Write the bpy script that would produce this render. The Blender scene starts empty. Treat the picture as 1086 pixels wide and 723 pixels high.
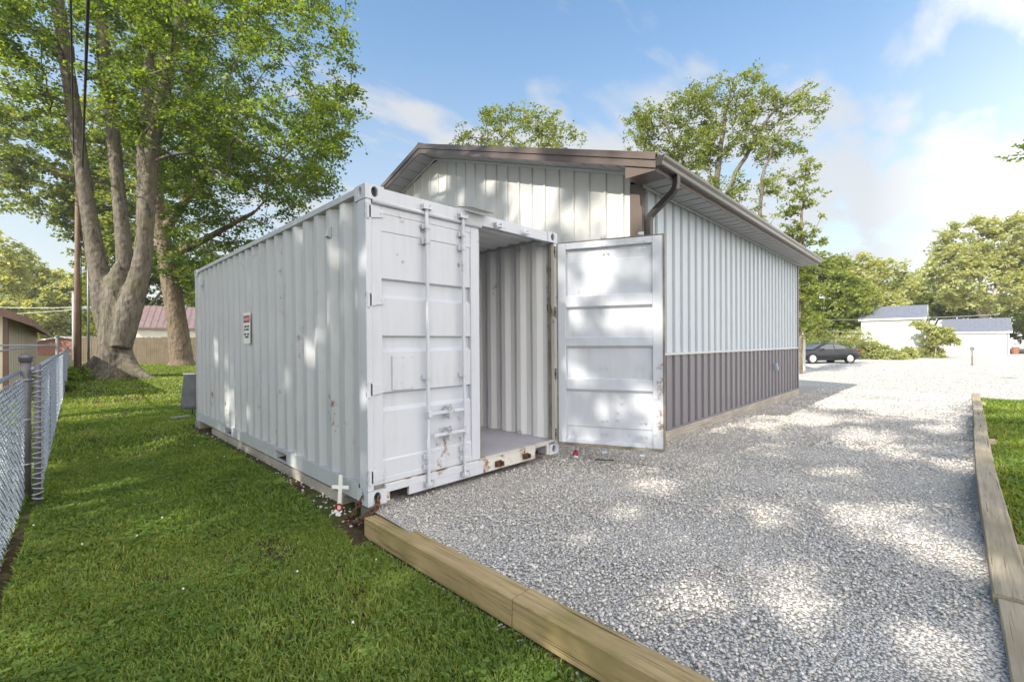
import bpy, bmesh, math, random
import numpy as np
from mathutils import Vector, Matrix
R = math.radians
sc = bpy.context.scene
COL = sc.collection

# ------------------------------------------------------------------ camera, sky, sun, exposure
YAW = 0.77272
CAM = np.array([-1.788, -3.354, 1.294])
FPX, CX, CY = 478.4, 543.0, 366.34
cd = bpy.data.cameras.new('camera'); cam = bpy.data.objects.new('camera', cd); COL.objects.link(cam)
cam.location = CAM
cam.rotation_euler = (R(90), 0, YAW - R(90))
cd.sensor_width = 36.0; cd.sensor_fit = 'HORIZONTAL'
cd.lens = FPX / 1086 * 36; cd.shift_y = 4.84 / 1086
cd.clip_start = 0.05; cd.clip_end = 3000
sc.camera = cam

SUN_DIR = Vector((-1.0, 0.035, 0.74)).normalized()
SUN_EL = math.asin(SUN_DIR.z); SUN_ROT = math.atan2(SUN_DIR.x, SUN_DIR.y)
sd = bpy.data.lights.new('sun', 'SUN'); so = bpy.data.objects.new('sun', sd); COL.objects.link(so)
sd.energy = 3.0; sd.angle = R(0.53); sd.color = (1.0, 0.93, 0.80)
so.rotation_euler = SUN_DIR.to_track_quat('Z', 'Y').to_euler(); so.location = (-20, 5, 20)

sc.view_settings.view_transform = 'Standard'; sc.view_settings.look = 'None'
sc.view_settings.gamma = 1.0; sc.view_settings.use_curve_mapping = False
sc.view_settings.exposure = 1.5
sc.render.engine = 'CYCLES'
sc.cycles.max_bounces = 9; sc.cycles.diffuse_bounces = 6; sc.cycles.transmission_bounces = 4
sc.cycles.transparent_max_bounces = 8; sc.cycles.use_denoising = True
sc.cycles.sample_clamp_indirect = 6.0

world = bpy.data.worlds.new('World'); sc.world = world; world.use_nodes = True
def build_world():
    nt = world.node_tree; N = nt.nodes; L = nt.links
    bg = N['Background']
    sky = N.new('ShaderNodeTexSky'); sky.sky_type = 'NISHITA'; sky.sun_disc = False
    sky.sun_elevation = SUN_EL; sky.sun_rotation = SUN_ROT
    sky.air_density = 1.0; sky.dust_density = 0.6; sky.ozone_density = 1.6
    bg.inputs['Strength'].default_value = 0.12
    tc = N.new('ShaderNodeTexCoord'); sep = N.new('ShaderNodeSeparateXYZ')
    L.new(tc.outputs['Generated'], sep.inputs[0])
    def M(op, a, b=None, c=None, clamp=False):
        n = N.new('ShaderNodeMath'); n.operation = op; n.use_clamp = clamp
        for i, v in enumerate((a, b, c)):
            if v is None: continue
            if isinstance(v, (int, float)): n.inputs[i].default_value = v
            else: L.new(v, n.inputs[i])
        return n.outputs[0]
    z = M('MAXIMUM', sep.outputs[2], 0.0)
    den = M('ADD', z, 0.16)
    cx = M('DIVIDE', sep.outputs[0], den); cy = M('DIVIDE', sep.outputs[1], den)
    comb = N.new('ShaderNodeCombineXYZ'); L.new(cx, comb.inputs[0]); L.new(cy, comb.inputs[1])
    mp = N.new('ShaderNodeMapping'); L.new(comb.outputs[0], mp.inputs[0])
    mp.inputs['Rotation'].default_value = (0, 0, R(28)); mp.inputs['Scale'].default_value = (0.85, 1.55, 1); mp.inputs['Location'].default_value = (3.1, 1.7, 0)
    n1 = N.new('ShaderNodeTexNoise'); n1.inputs['Scale'].default_value = 1.5; n1.inputs['Detail'].default_value = 9; n1.inputs['Roughness'].default_value = 0.55; n1.inputs['Distortion'].default_value = 0.25
    L.new(mp.outputs[0], n1.inputs['Vector'])
    # more cloud low in the sky and towards the far end of the driveway (+X)
    bias_x = M('MULTIPLY', sep.outputs[0], 0.17)
    low = M('SUBTRACT', 0.62, z); low = M('MULTIPLY', low, 0.22)
    s = M('ADD', n1.outputs['Fac'], bias_x); s = M('ADD', s, low)
    mask = N.new('ShaderNodeMapRange'); mask.interpolation_type = 'SMOOTHSTEP'
    mask.inputs['From Min'].default_value = 0.55; mask.inputs['From Max'].default_value = 0.76
    L.new(s, mask.inputs['Value'])
    # veil of haze close to the horizon
    hz = M('SUBTRACT', 1.0, M('DIVIDE', z, 0.80), clamp=True); hz = M('POWER', hz, 1.5); hz = M('MULTIPLY', hz, 0.85)
    m2 = M('MAXIMUM', M('MULTIPLY', mask.outputs[0], 0.9), hz)
    # extra-bright cloud added unseen behind the camera (-Y) as fill for shaded faces
    fill_cloud = M('MULTIPLY', M('ADD', M('MULTIPLY', sep.outputs[1], -1.0), 0.1), 1.6, clamp=True)
    m2 = M('MAXIMUM', m2, M('MULTIPLY', fill_cloud, 0.85))
    cc = N.new('ShaderNodeMix'); cc.data_type = 'RGBA'; L.new(fill_cloud, cc.inputs['Factor'])
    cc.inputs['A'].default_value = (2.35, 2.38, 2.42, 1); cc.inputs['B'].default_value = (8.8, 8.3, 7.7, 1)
    deep = N.new('ShaderNodeMix'); deep.data_type = 'RGBA'; deep.blend_type = 'MULTIPLY'; deep.inputs['Factor'].default_value = 1.0
    dc = N.new('ShaderNodeMix'); dc.data_type = 'RGBA'; L.new(M('MULTIPLY', z, 1.9, clamp=True), dc.inputs['Factor'])
    dc.inputs['A'].default_value = (.92, .78, .60, 1); dc.inputs['B'].default_value = (.52, .76, .82, 1); L.new(dc.outputs['Result'], deep.inputs['B'])
    L.new(sky.outputs[0], deep.inputs['A'])
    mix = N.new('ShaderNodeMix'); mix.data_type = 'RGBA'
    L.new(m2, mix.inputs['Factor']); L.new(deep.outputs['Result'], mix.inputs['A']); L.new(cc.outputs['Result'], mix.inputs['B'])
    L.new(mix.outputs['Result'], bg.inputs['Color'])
build_world()

# ------------------------------------------------------------------ helpers
rng = np.random.default_rng(7); random.seed(7)
DV = np.array([math.cos(YAW), math.sin(YAW), 0.0]); RV = np.array([math.sin(YAW), -math.cos(YAW), 0.0])
def at(px, py, D):
    """a point of the photo at a real distance D (metres) -> world"""
    return CAM + D * (DV + (px - CX) / FPX * RV + np.array([0, 0, (CY - py) / FPX]))
def sm(a, b, x):
    t = np.clip((np.asarray(x, float) - a) / (b - a), 0, 1); return t * t * (3 - 2 * t)
def rise(x, y):
    return 0.25 * sm(18, 32, y) * (1 - sm(6, 16, x)) + 0.29 * sm(18, 45, x)
def lawn_z(x, y):
    return -0.22 + 0.11 * sm(-1.0, -.2, x) * sm(-.3, .5, y) * (1 - sm(6.0, 9.0, y)) * (1 - sm(2.3, 3.0, x)) + rise(x, y) + 0.012 * np.sin(np.asarray(x) * 2.1) * np.sin(np.asarray(y) * 1.7)
def drive_z(x, y):
    return -0.195 + (0.115 + .045 * sm(-1.1, -.1, y)) * (1 - sm(2.3, 4.8, x)) + 0.02 * sm(6, 14, x) + rise(x, y)

class MB:
    def __init__(s): s.v = []; s.f = []; s.m = []; s.mi = 0
    def add(s, vs, fs):
        o = len(s.v); s.v += [tuple(map(float, p)) for p in vs]
        for f in fs: s.f.append(tuple(i + o for i in f)); s.m.append(s.mi)
    def box(s, x0, x1, y0, y1, z0, z1):
        if x0 > x1: x0, x1 = x1, x0
        if y0 > y1: y0, y1 = y1, y0
        s.add([(x0,y0,z0),(x1,y0,z0),(x1,y1,z0),(x0,y1,z0),(x0,y0,z1),(x1,y0,z1),(x1,y1,z1),(x0,y1,z1)],
              [(0,3,2,1),(4,5,6,7),(0,1,5,4),(1,2,6,5),(2,3,7,6),(3,0,4,7)])
    def obox(s, c, ax, ay, az):
        c, ax, ay, az = map(np.array, (c, ax, ay, az))
        vs = [c + i*ax + j*ay + k*az for k in (-1,1) for (i,j) in ((-1,-1),(1,-1),(1,1),(-1,1))]
        s.add(vs, [(0,3,2,1),(4,5,6,7),(0,1,5,4),(1,2,6,5),(2,3,7,6),(3,0,4,7)])
    def tube(s, pts, r, n=10, caps=True):
        pts = [np.array(p, float) for p in pts]
        rs = r if hasattr(r, '__len__') else [r] * len(pts)
        o = len(s.v); t0 = pts[1] - pts[0]; t0 /= np.linalg.norm(t0)
        a = np.cross(t0, [0,0,1]) if abs(t0[2]) < .9 else np.cross(t0, [1,0,0]); a /= np.linalg.norm(a)
        vs = []
        for i, p in enumerate(pts):
            t = pts[min(i+1, len(pts)-1)] - pts[max(i-1, 0)]; t = t / (np.linalg.norm(t) + 1e-9)
            a = a - t * (a @ t); a /= np.linalg.norm(a) + 1e-9; b = np.cross(t, a)
            for k in range(n):
                g = 2*math.pi*k/n; vs.append(p + rs[i]*(a*math.cos(g) + b*math.sin(g)))
        fs = []
        for i in range(len(pts)-1):
            for k in range(n): fs.append((i*n+k, i*n+(k+1)%n, (i+1)*n+(k+1)%n, (i+1)*n+k))
        if caps: fs.append(tuple(range(n-1,-1,-1))); fs.append(tuple((len(pts)-1)*n+k for k in range(n)))
        s.add(vs, fs)
    def sweep(s, prof, pts, closed=True, up=(0,0,1)):
        """sweep a 2-D profile (a,b): a along side, b along up, along pts (fixed up)"""
        pts = [np.array(p, float) for p in pts]; n = len(prof); vs = []; up = np.array(up, float)
        for i, p in enumerate(pts):
            t = pts[min(i+1,len(pts)-1)] - pts[max(i-1,0)]; t /= np.linalg.norm(t)
            sd_ = np.cross(t, up); sd_ /= np.linalg.norm(sd_); u2 = np.cross(sd_, t)
            for a, b in prof: vs.append(p + sd_*a + u2*b)
        fs = []
        for i in range(len(pts)-1):
            for k in range(n if closed else n-1): fs.append((i*n+k, i*n+(k+1)%n, (i+1)*n+(k+1)%n, (i+1)*n+k))
        if closed: fs.append(tuple(range(n-1,-1,-1))); fs.append(tuple((len(pts)-1)*n+k for k in range(n)))
        s.add(vs, fs)
    def prism(s, poly, axis, a0, a1):
        """extrude a 2-D polygon along an axis ('x': poly is (y,z), 'y': (x,z), 'z': (x,y))"""
        n = len(poly)
        def P(q, a): return {'x': (a,q[0],q[1]), 'y': (q[0],a,q[1]), 'z': (q[0],q[1],a)}[axis]
        s.add([P(q,a0) for q in poly] + [P(q,a1) for q in poly],
              [tuple(range(n-1,-1,-1)), tuple(range(n,2*n))] + [(i,(i+1)%n,n+(i+1)%n,n+i) for i in range(n)])
    def cyl(s, c, axis, r, h, n=12):
        c = np.array(c, float); ax = np.array(axis, float); s.tube([c - ax*h/2, c + ax*h/2], r, n)
    def ball(s, c, r, n=10, m=6, sz=1.0):
        c = np.array(c, float); vs = [c + (0,0,r*sz)]
        for i in range(1, m):
            t = math.pi*i/m
            for k in range(n): g = 2*math.pi*k/n; vs.append(c + r*np.array([math.sin(t)*math.cos(g), math.sin(t)*math.sin(g), sz*math.cos(t)]))
        vs.append(c - (0,0,r*sz)); fs = []
        for k in range(n): fs.append((0, 1+k, 1+(k+1)%n))
        for i in range(m-2):
            for k in range(n): fs.append((1+i*n+k, 1+(i+1)*n+k, 1+(i+1)*n+(k+1)%n, 1+i*n+(k+1)%n))
        e = len(vs)-1
        for k in range(n): fs.append((e, 1+(m-2)*n+(k+1)%n, 1+(m-2)*n+k))
        s.add(vs, fs)
    def torus(s, c, ax, up, Rr, r, n=16, m=6, sx=1.0):
        c, ax, up = (np.array(v, float) for v in (c, ax, up)); ax /= np.linalg.norm(ax); up -= ax*(up@ax); up /= np.linalg.norm(up); sd_ = np.cross(ax, up)
        vs = []; fs = []
        for i in range(n):
            g = 2*math.pi*i/n; rad = up*math.cos(g)*sx + sd_*math.sin(g); rn = up*math.cos(g) + sd_*math.sin(g)
            for k in range(m):
                h = 2*math.pi*k/m; vs.append(c + rad*Rr + rn*r*math.cos(h) + ax*r*math.sin(h))
        for i in range(n):
            for k in range(m): fs.append((i*m+k, ((i+1)%n)*m+k, ((i+1)%n)*m+(k+1)%m, i*m+(k+1)%m))
        s.add(vs, fs)
    def build(s, name, mat, parent=None, smooth=False, bevel=0, loc=None, rot=None):
        me = bpy.data.meshes.new(name); me.from_pydata(s.v, [], s.f)
        mats = mat if isinstance(mat, (list, tuple)) else [mat]
        for m_ in mats: me.materials.append(m_)
        if len(mats) > 1: me.polygons.foreach_set('material_index', s.m)
        bm = bmesh.new(); bm.from_mesh(me); bmesh.ops.recalc_face_normals(bm, faces=bm.faces); bm.to_mesh(me); bm.free()
        if smooth: me.polygons.foreach_set('use_smooth', [True]*len(me.polygons))
        return link(name, me, parent, bevel, loc, rot)
def link(name, me, parent=None, bevel=0, loc=None, rot=None):
    o = bpy.data.objects.new(name, me); COL.objects.link(o)
    if parent: o.parent = parent
    if loc is not None: o.location = loc
    if rot is not None: o.rotation_euler = rot
    if bevel:
        b = o.modifiers.new('bevel', 'BEVEL'); b.width = bevel; b.segments = 2; b.limit_method = 'ANGLE'; b.angle_limit = R(40)
    return o
def empty(name, loc=(0,0,0), rot=(0,0,0), parent=None):
    o = bpy.data.objects.new(name, None); COL.objects.link(o); o.location = loc; o.rotation_euler = rot
    o.empty_display_size = .2
    if parent: o.parent = parent
    return o
def tag(o, label, cat, group=None, kind=None):
    if label: o['label'] = label
    if cat: o['category'] = cat
    if group: o['group'] = group
    if kind: o['kind'] = kind
    return o
def fast_mesh(name, V, loops, totals, mat, parent=None, smooth=False):
    me = bpy.data.meshes.new(name); V = np.ascontiguousarray(V, np.float32)
    loops = np.ascontiguousarray(loops, np.int32).ravel(); totals = np.ascontiguousarray(totals, np.int32)
    me.vertices.add(len(V)); me.vertices.foreach_set('co', V.ravel())
    me.loops.add(len(loops)); me.loops.foreach_set('vertex_index', loops)
    me.polygons.add(len(totals)); st = np.concatenate([[0], np.cumsum(totals)[:-1]]).astype(np.int32)
    me.polygons.foreach_set('loop_start', st); me.polygons.foreach_set('loop_total', totals)
    if smooth: me.polygons.foreach_set('use_smooth', np.ones(len(totals), bool))
    me.update(calc_edges=True); me.validate()
    for m in (mat if isinstance(mat, (list, tuple)) else [mat]): me.materials.append(m)
    return link(name, me, parent)

# ------------------------------------------------------------------ materials
def new_mat(name):
    m = bpy.data.materials.new(name); m.use_nodes = True; nt = m.node_tree
    return m, nt, nt.nodes, nt.links, nt.nodes['Principled BSDF']
def coords(N, L, scale=(1,1,1)):
    tc = N.new('ShaderNodeTexCoord'); mp = N.new('ShaderNodeMapping'); L.new(tc.outputs['Object'], mp.inputs[0])
    mp.inputs['Scale'].default_value = scale; return mp.outputs[0]
def noise(N, L, vec, scale, detail=5, rough=.55, dist=0):
    n = N.new('ShaderNodeTexNoise'); n.inputs['Scale'].default_value = scale; n.inputs['Detail'].default_value = detail
    n.inputs['Roughness'].default_value = rough; n.inputs['Distortion'].default_value = dist
    if vec is not None: L.new(vec, n.inputs['Vector'])
    return n.outputs['Fac']
def ramp(N, L, fac, stops):
    r = N.new('ShaderNodeValToRGB'); e = r.color_ramp.elements
    while len(e) < len(stops): e.new(.5)
    for i, (p, c) in enumerate(stops):
        e[i].position = p; e[i].color = (*c, 1) if len(c) == 3 else c
    L.new(fac, r.inputs[0]); return r.outputs[0]
def mapr(N, L, fac, a, b, c=0.0, d=1.0):
    n = N.new('ShaderNodeMapRange'); n.inputs['From Min'].default_value = a; n.inputs['From Max'].default_value = b
    n.inputs['To Min'].default_value = c; n.inputs['To Max'].default_value = d; L.new(fac, n.inputs['Value']); return n.outputs[0]
def mixc(N, L, fac, a, b, mode='MIX'):
    n = N.new('ShaderNodeMix'); n.data_type = 'RGBA'; n.blend_type = mode
    if isinstance(fac, (int, float)): n.inputs['Factor'].default_value = fac
    else: L.new(fac, n.inputs['Factor'])
    for k, v in (('A', a), ('B', b)):
        if isinstance(v, tuple): n.inputs[k].default_value = (*v, 1)
        else: L.new(v, n.inputs[k])
    return n.outputs['Result']
def bump(N, L, P, h, strength=.3, dist=.01):
    b = N.new('ShaderNodeBump'); b.inputs['Strength'].default_value = strength; b.inputs['Distance'].default_value = dist
    L.new(h, b.inputs['Height']); L.new(b.outputs[0], P.inputs['Normal'])
def simple(name, c, rough=.6, var=.12, scale=6, metal=0, bmp=.1, bscale=40, spec=.5):
    m, nt, N, L, P = new_mat(name); v = coords(N, L)
    n = noise(N, L, v, scale)
    lo = tuple(x*(1-var) for x in c); hi = tuple(min(1, x*(1+var)) for x in c)
    L.new(ramp(N, L, n, [(.3, lo), (.7, hi)]), P.inputs['Base Color'])
    P.inputs['Roughness'].default_value = rough; P.inputs['Metallic'].default_value = metal
    P.inputs['Specular IOR Level'].default_value = spec
    if bmp: bump(N, L, P, noise(N, L, v, bscale), bmp, .004)
    return m
def painted(name, c, rust=.0, grime=.25, rough=.42, wav=.25):
    """old sprayed paint: faint run-down streaks, scuffs, rust freckles"""
    m, nt, N, L, P = new_mat(name)
    v = coords(N, L); vs = coords(N, L, (7, 7, .35))
    streak = noise(N, L, vs, 2.2, 6, .6); blot = noise(N, L, v, 2.6, 6, .6)
    d = N.new('ShaderNodeMath'); d.operation = 'MULTIPLY'; L.new(mapr(N, L, streak, .45, .78), d.inputs[0]); L.new(mapr(N, L, blot, .4, .7), d.inputs[1])
    dm = N.new('ShaderNodeMath'); dm.operation = 'MULTIPLY'; L.new(d.outputs[0], dm.inputs[0]); dm.inputs[1].default_value = grime
    col = mixc(N, L, dm.outputs[0], c, tuple(a*b for a, b in zip(c, (.62, .60, .52))))
    col = mixc(N, L, mapr(N, L, noise(N, L, v, 1.1, 3), .35, .7, 0, .35), col, tuple(min(1, x*1.08) for x in c))
    if rust:
        r1 = noise(N, L, v, 9, 8, .7); r2 = noise(N, L, coords(N, L, (1,1,.5)), 2.3, 4)
        rm = N.new('ShaderNodeMath'); rm.operation = 'ADD'; L.new(r1, rm.inputs[0]); L.new(r2, rm.inputs[1])
        msk = mapr(N, L, rm.outputs[0], 1.31 - rust*.5, 1.44 - rust*.5)
        rc = ramp(N, L, noise(N, L, v, 40), [(.3, (.09, .03, .012)), (.7, (.28, .11, .04))])
        col = mixc(N, L, msk, col, rc)
    L.new(col, P.inputs['Base Color']); P.inputs['Roughness'].default_value = rough; P.inputs['Specular IOR Level'].default_value = .4
    hb = N.new('ShaderNodeMath'); hb.operation = 'ADD'; L.new(noise(N, L, v, 3.5, 2), hb.inputs[0])
    h2 = N.new('ShaderNodeMath'); h2.operation = 'MULTIPLY'; L.new(noise(N, L, v, 60, 2), h2.inputs[0]); h2.inputs[1].default_value = .06; L.new(h2.outputs[0], hb.inputs[1])
    bump(N, L, P, hb.outputs[0], wav, .012)
    return m
def wood(name, c, axis=0, rough=.8, dark=.45, green=0):
    m, nt, N, L, P = new_mat(name); s = [20, 20, 20]; s[axis] = .9
    v = coords(N, L, tuple(s)); vo = coords(N, L)
    g = noise(N, L, v, 2.2, 8, .65, .6); w = noise(N, L, vo, 1.3, 4)
    col = ramp(N, L, g, [(.28, tuple(x*dark for x in c)), (.5, c), (.75, tuple(min(1, x*1.25) for x in c))])
    col = mixc(N, L, mapr(N, L, w, .42, .68, 0, .6), col, tuple(x*y for x, y in zip(c, (.62, .60, .62))))
    if green: col = mixc(N, L, mapr(N, L, noise(N, L, vo, 2.4, 5), .5, .68, 0, green), col, (.16, .15, .03))
    crack = mapr(N, L, noise(N, L, coords(N, L, tuple(60 if k != axis else 1.1 for k in range(3))), 1, 2), .66, .70)
    col = mixc(N, L, crack, col, tuple(x*.25 for x in c))
    L.new(col, P.inputs['Base Color']); P.inputs['Roughness'].default_value = rough; P.inputs['Specular IOR Level'].default_value = .25
    bump(N, L, P, g, .5, .006); return m
def leaf_mat(name, dark, mid, light, trans=.45):
    m, nt, N, L, P = new_mat(name); N.remove(P); out = N['Material Output']
    gi = N.new('ShaderNodeNewGeometry'); v = coords(N, L)
    n = noise(N, L, v, .55, 3)
    a = N.new('ShaderNodeMath'); a.operation = 'MULTIPLY_ADD'; L.new(n, a.inputs[0]); a.inputs[1].default_value = .9
    b = N.new('ShaderNodeMath'); b.operation = 'MULTIPLY_ADD'; L.new(gi.outputs['Random Per Island'], b.inputs[0]); b.inputs[1].default_value = .55; b.inputs[2].default_value = -.22
    L.new(b.outputs[0], a.inputs[2])
    col = ramp(N, L, a.outputs[0], [(.15, dark), (.5, mid), (.85, light)])
    df = N.new('ShaderNodeBsdfDiffuse'); tr = N.new('ShaderNodeBsdfTranslucent'); gl = N.new('ShaderNodeBsdfGlossy'); gl.inputs['Roughness'].default_value = .6
    L.new(col, df.inputs[0]); tcol = mixc(N, L, 1.0, col, (1.7, 1.45, .55), 'MULTIPLY'); L.new(tcol, tr.inputs[0]); gl.inputs[0].default_value = (.9, .95, 1, 1)
    m1 = N.new('ShaderNodeMixShader'); m1.inputs[0].default_value = trans; L.new(df.outputs[0], m1.inputs[1]); L.new(tr.outputs[0], m1.inputs[2])
    m2 = N.new('ShaderNodeMixShader'); m2.inputs[0].default_value = .025; L.new(m1.outputs[0], m2.inputs[1]); L.new(gl.outputs[0], m2.inputs[2])
    L.new(m2.outputs[0], out.inputs[0]); return m
def bark(name, c):
    m, nt, N, L, P = new_mat(name); v = coords(N, L, (6, 6, 1.3)); g = noise(N, L, v, 1.5, 9, .72, .8)
    col = ramp(N, L, g, [(.36, tuple(x*.28 for x in c)), (.5, tuple(x*.85 for x in c)), (.68, tuple(x*1.3 for x in c))])
    col = mixc(N, L, mapr(N, L, noise(N, L, coords(N, L), .8, 4), .5, .7, 0, .5), col, (c[0]*.8, c[1]*.85, c[2]*.5))
    L.new(col, P.inputs['Base Color']); P.inputs['Roughness'].default_value = .9; P.inputs['Specular IOR Level'].default_value = .2
    bump(N, L, P, g, .9, .04); return m
def stones(name, lo, hi, island=True, tint=(.40,.33,.24)):
    m, nt, N, L, P = new_mat(name)
    gi = N.new('ShaderNodeNewGeometry'); v = coords(N, L)
    col = ramp(N, L, gi.outputs['Random Per Island'], [(0, lo), (.45, tuple((a+b)/2 for a, b in zip(lo, hi))), (.9, hi), (1, tint)])
    col = mixc(N, L, mapr(N, L, noise(N, L, v, 50, 3), .35, .7, 0, .35), col, lo)
    L.new(col, P.inputs['Base Color']); P.inputs['Roughness'].default_value = .85; P.inputs['Specular IOR Level'].default_value = .25
    return m
def gravel_ground(name, lo, hi, sc_=42):
    m, nt, N, L, P = new_mat(name); v = coords(N, L)
    vo = N.new('ShaderNodeTexVoronoi'); vo.inputs['Scale'].default_value = sc_; L.new(v, vo.inputs['Vector'])
    sp = N.new('ShaderNodeSeparateColor'); L.new(vo.outputs['Color'], sp.inputs[0])
    col = ramp(N, L, sp.outputs[0], [(0, lo), (1, hi)])
    col = mixc(N, L, mapr(N, L, vo.outputs['Distance'], .42, .62), col, tuple(x*.45 for x in lo))
    col = mixc(N, L, mapr(N, L, noise(N, L, v, 1.1, 5), .45, .75, 0, .4), col, (lo[0]*.9, lo[1]*.85, lo[2]*.72))
    L.new(col, P.inputs['Base Color']); P.inputs['Roughness'].default_value = .9; P.inputs['Specular IOR Level'].default_value = .2
    inv = N.new('ShaderNodeMath'); inv.operation = 'SUBTRACT'; inv.inputs[0].default_value = 1; L.new(vo.outputs['Distance'], inv.inputs[1])
    bump(N, L, P, inv.outputs[0], .8, .012); return m
def soil_lawn(name):
    m, nt, N, L, P = new_mat(name); v = coords(N, L)
    g = ramp(N, L, noise(N, L, v, 14, 6), [(.3, (.045, .065, .014)), (.7, (.085, .12, .028))])
    d = ramp(N, L, noise(N, L, v, 30, 5), [(.3, (.045, .03, .018)), (.7, (.11, .08, .05))])
    col = mixc(N, L, mapr(N, L, noise(N, L, v, 1.3, 5), .38, .55), g, d)
    L.new(col, P.inputs['Base Color']); P.inputs['Roughness'].default_value = .95; P.inputs['Specular IOR Level'].default_value = .1
    bump(N, L, P, noise(N, L, v, 25, 6), .8, .03); return m

M = {}
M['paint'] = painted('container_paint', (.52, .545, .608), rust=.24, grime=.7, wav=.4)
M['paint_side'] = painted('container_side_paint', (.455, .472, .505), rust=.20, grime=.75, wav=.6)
M['paint_in'] = painted('container_inside_paint', (.81, .82, .84), rust=.04, grime=.3)
M['paint_rust'] = painted('sill_paint_rusted', (.60, .59, .56), rust=.56, grime=.9)
M['floor'] = simple('floor_paint', (.46, .45, .51), .5, .12, 3)
M['rust'] = simple('rust', (.10, .05, .030), .9, .5, 25, bmp=.5)
M['rubber'] = simple('gasket_rubber', (.035, .033, .032), .8, .3, 10)
M['dirty_rubber'] = simple('weathered_gasket', (.20, .18, .14), .85, .4, 8)
M['galv'] = simple('zinc', (.52, .54, .57), .45, .15, 20, metal=.6)
M['dark_hole'] = simple('bare_steel_inside', (.05, .045, .04), .9, .3, 10)
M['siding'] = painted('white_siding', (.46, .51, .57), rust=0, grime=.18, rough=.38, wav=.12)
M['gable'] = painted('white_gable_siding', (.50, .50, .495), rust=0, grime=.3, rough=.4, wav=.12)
M['wains'] = painted('charcoal_siding', (.185, .175, .198), rust=0, grime=.3, rough=.38, wav=.12)
M['bronze'] = painted('brown_metal_trim', (.118, .092, .082), rust=0, grime=.3, rough=.3, wav=.15)
M['gutter'] = painted('gutter_paint', (.155, .145, .135), rust=0, grime=.2, rough=.28, wav=.1)
M['soffit'] = painted('soffit_paint', (.36, .36, .37), rust=0, grime=.3, rough=.5, wav=.1)
M['wtrim'] = painted('white_trim', (.48, .50, .51), rust=0, grime=.3, rough=.4, wav=.1)
M['spout'] = painted('downspout_paint', (.030, .026, .026), rust=0, grime=.1, rough=.3, wav=.05)
M['skirt'] = wood('skirt_board_wood', (.40, .365, .32), 0)
M['timber'] = wood('landscape_timber', (.40, .30, .155), 1, dark=.42, green=.5)
M['timber_x'] = wood('landscape_timber_weathered', (.35, .30, .225), 0, green=.25)
M['gravel_base'] = gravel_ground('gravel_bed', (.44, .42, .405), (.68, .655, .63), 70)
M['lot'] = gravel_ground('pale_lot', (.50, .495, .48), (.62, .61, .595), 14)
M['stone'] = stones('crushed_stone', (.43, .405, .39), (.77, .742, .705), tint=(.50,.42,.31))
M['soil'] = soil_lawn('lawn_soil')
M['grass'] = leaf_mat('grass_blade', (.085, .155, .018), (.185, .285, .044), (.35, .39, .095), .48)
M['clover'] = leaf_mat('clover_leaf', (.085, .15, .020), (.155, .255, .042), (.26, .35, .08), .45)
M['petal'] = simple('clover_flower', (.75, .74, .68), .7, .1)
M['leaf_maple'] = leaf_mat('maple_leaf', (.055, .095, .014), (.118, .20, .028), (.225, .31, .05), .56)
M['leaf_dark'] = leaf_mat('dark_leaf', (.045, .085, .014), (.095, .165, .024), (.19, .265, .042), .54)
M['leaf_lime'] = leaf_mat('lime_leaf', (.09, .135, .03), (.18, .24, .05), (.29, .34, .09), .5)
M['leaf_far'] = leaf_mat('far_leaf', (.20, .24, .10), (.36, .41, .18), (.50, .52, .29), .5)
M['bark'] = bark('grey_bark', (.165, .145, .118)); M['bark2'] = bark('brown_bark', (.21, .165, .12)); M['bark_pale'] = bark('pale_bark', (.42, .38, .31))
M['chain'] = simple('fence_zinc', (.36, .40, .48), .45, .1, 30, metal=.25)
M['post'] = simple('fence_post_zinc', (.18, .175, .18), .5, .15, 14, metal=.4)
M['white'] = simple('white_paint', (.78, .78, .77), .5, .06, 8)
M['red'] = simple('red_paint', (.32, .025, .03), .5, .15, 12)
M['ink'] = simple('black_ink', (.03, .03, .03), .6, .1, 10)
M['tarp'] = simple('charcoal_fabric', (.14, .145, .16), .85, .2, 9, bmp=.3, bscale=20)
M['concrete'] = simple('concrete', (.27, .25, .215), .9, .15, 10, bmp=.3)
M['cable'] = simple('black_cable', (.02, .02, .02), .6, .1)
M['pale_wire'] = simple('pale_wire', (.55, .56, .56), .5, .1)
M['pole'] = wood('pole_wood', (.22, .15, .11), 2)
M['fence_wood'] = wood('fence_board', (.18, .145, .10), 2)
M['tan'] = simple('tan_siding', (.74, .67, .53), .6, .08, 3)
M['redroof'] = simple('red_metal_roof', (.21, .15, .155), .4, .15, 3)
M['brownroof'] = simple('brown_metal_roof', (.16, .09, .07), .45, .15, 3)
M['greyroof'] = simple('slate_metal_roof', (.145, .155, .19), .4, .12, 3)
M['cream'] = simple('cream_wall', (.72, .69, .62), .7, .06, 2)
M['shedwhite'] = simple('white_wall', (.60, .59, .57), .6, .04, 2)
M['redwall'] = simple('red_wall', (.26, .11, .08), .7, .1, 2)
M['carpaint'] = simple('dark_car_paint', (.030, .032, .038), .22, .05, 3, metal=.4, bmp=0)
M['glass'] = simple('car_glass', (.05, .06, .07), .05, .05, 3, bmp=0, spec=1.0)
M['tyre'] = simple('tyre_rubber', (.025, .025, .025), .85, .1)
M['alloy'] = simple('alloy', (.6, .6, .62), .3, .08, 3, metal=.6)
M['lamp_red'] = simple('tail_lamp', (.35, .02, .02), .2, .1)
M['blue_grey'] = simple('outlet_grey', (.30, .36, .44), .5, .08)

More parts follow.
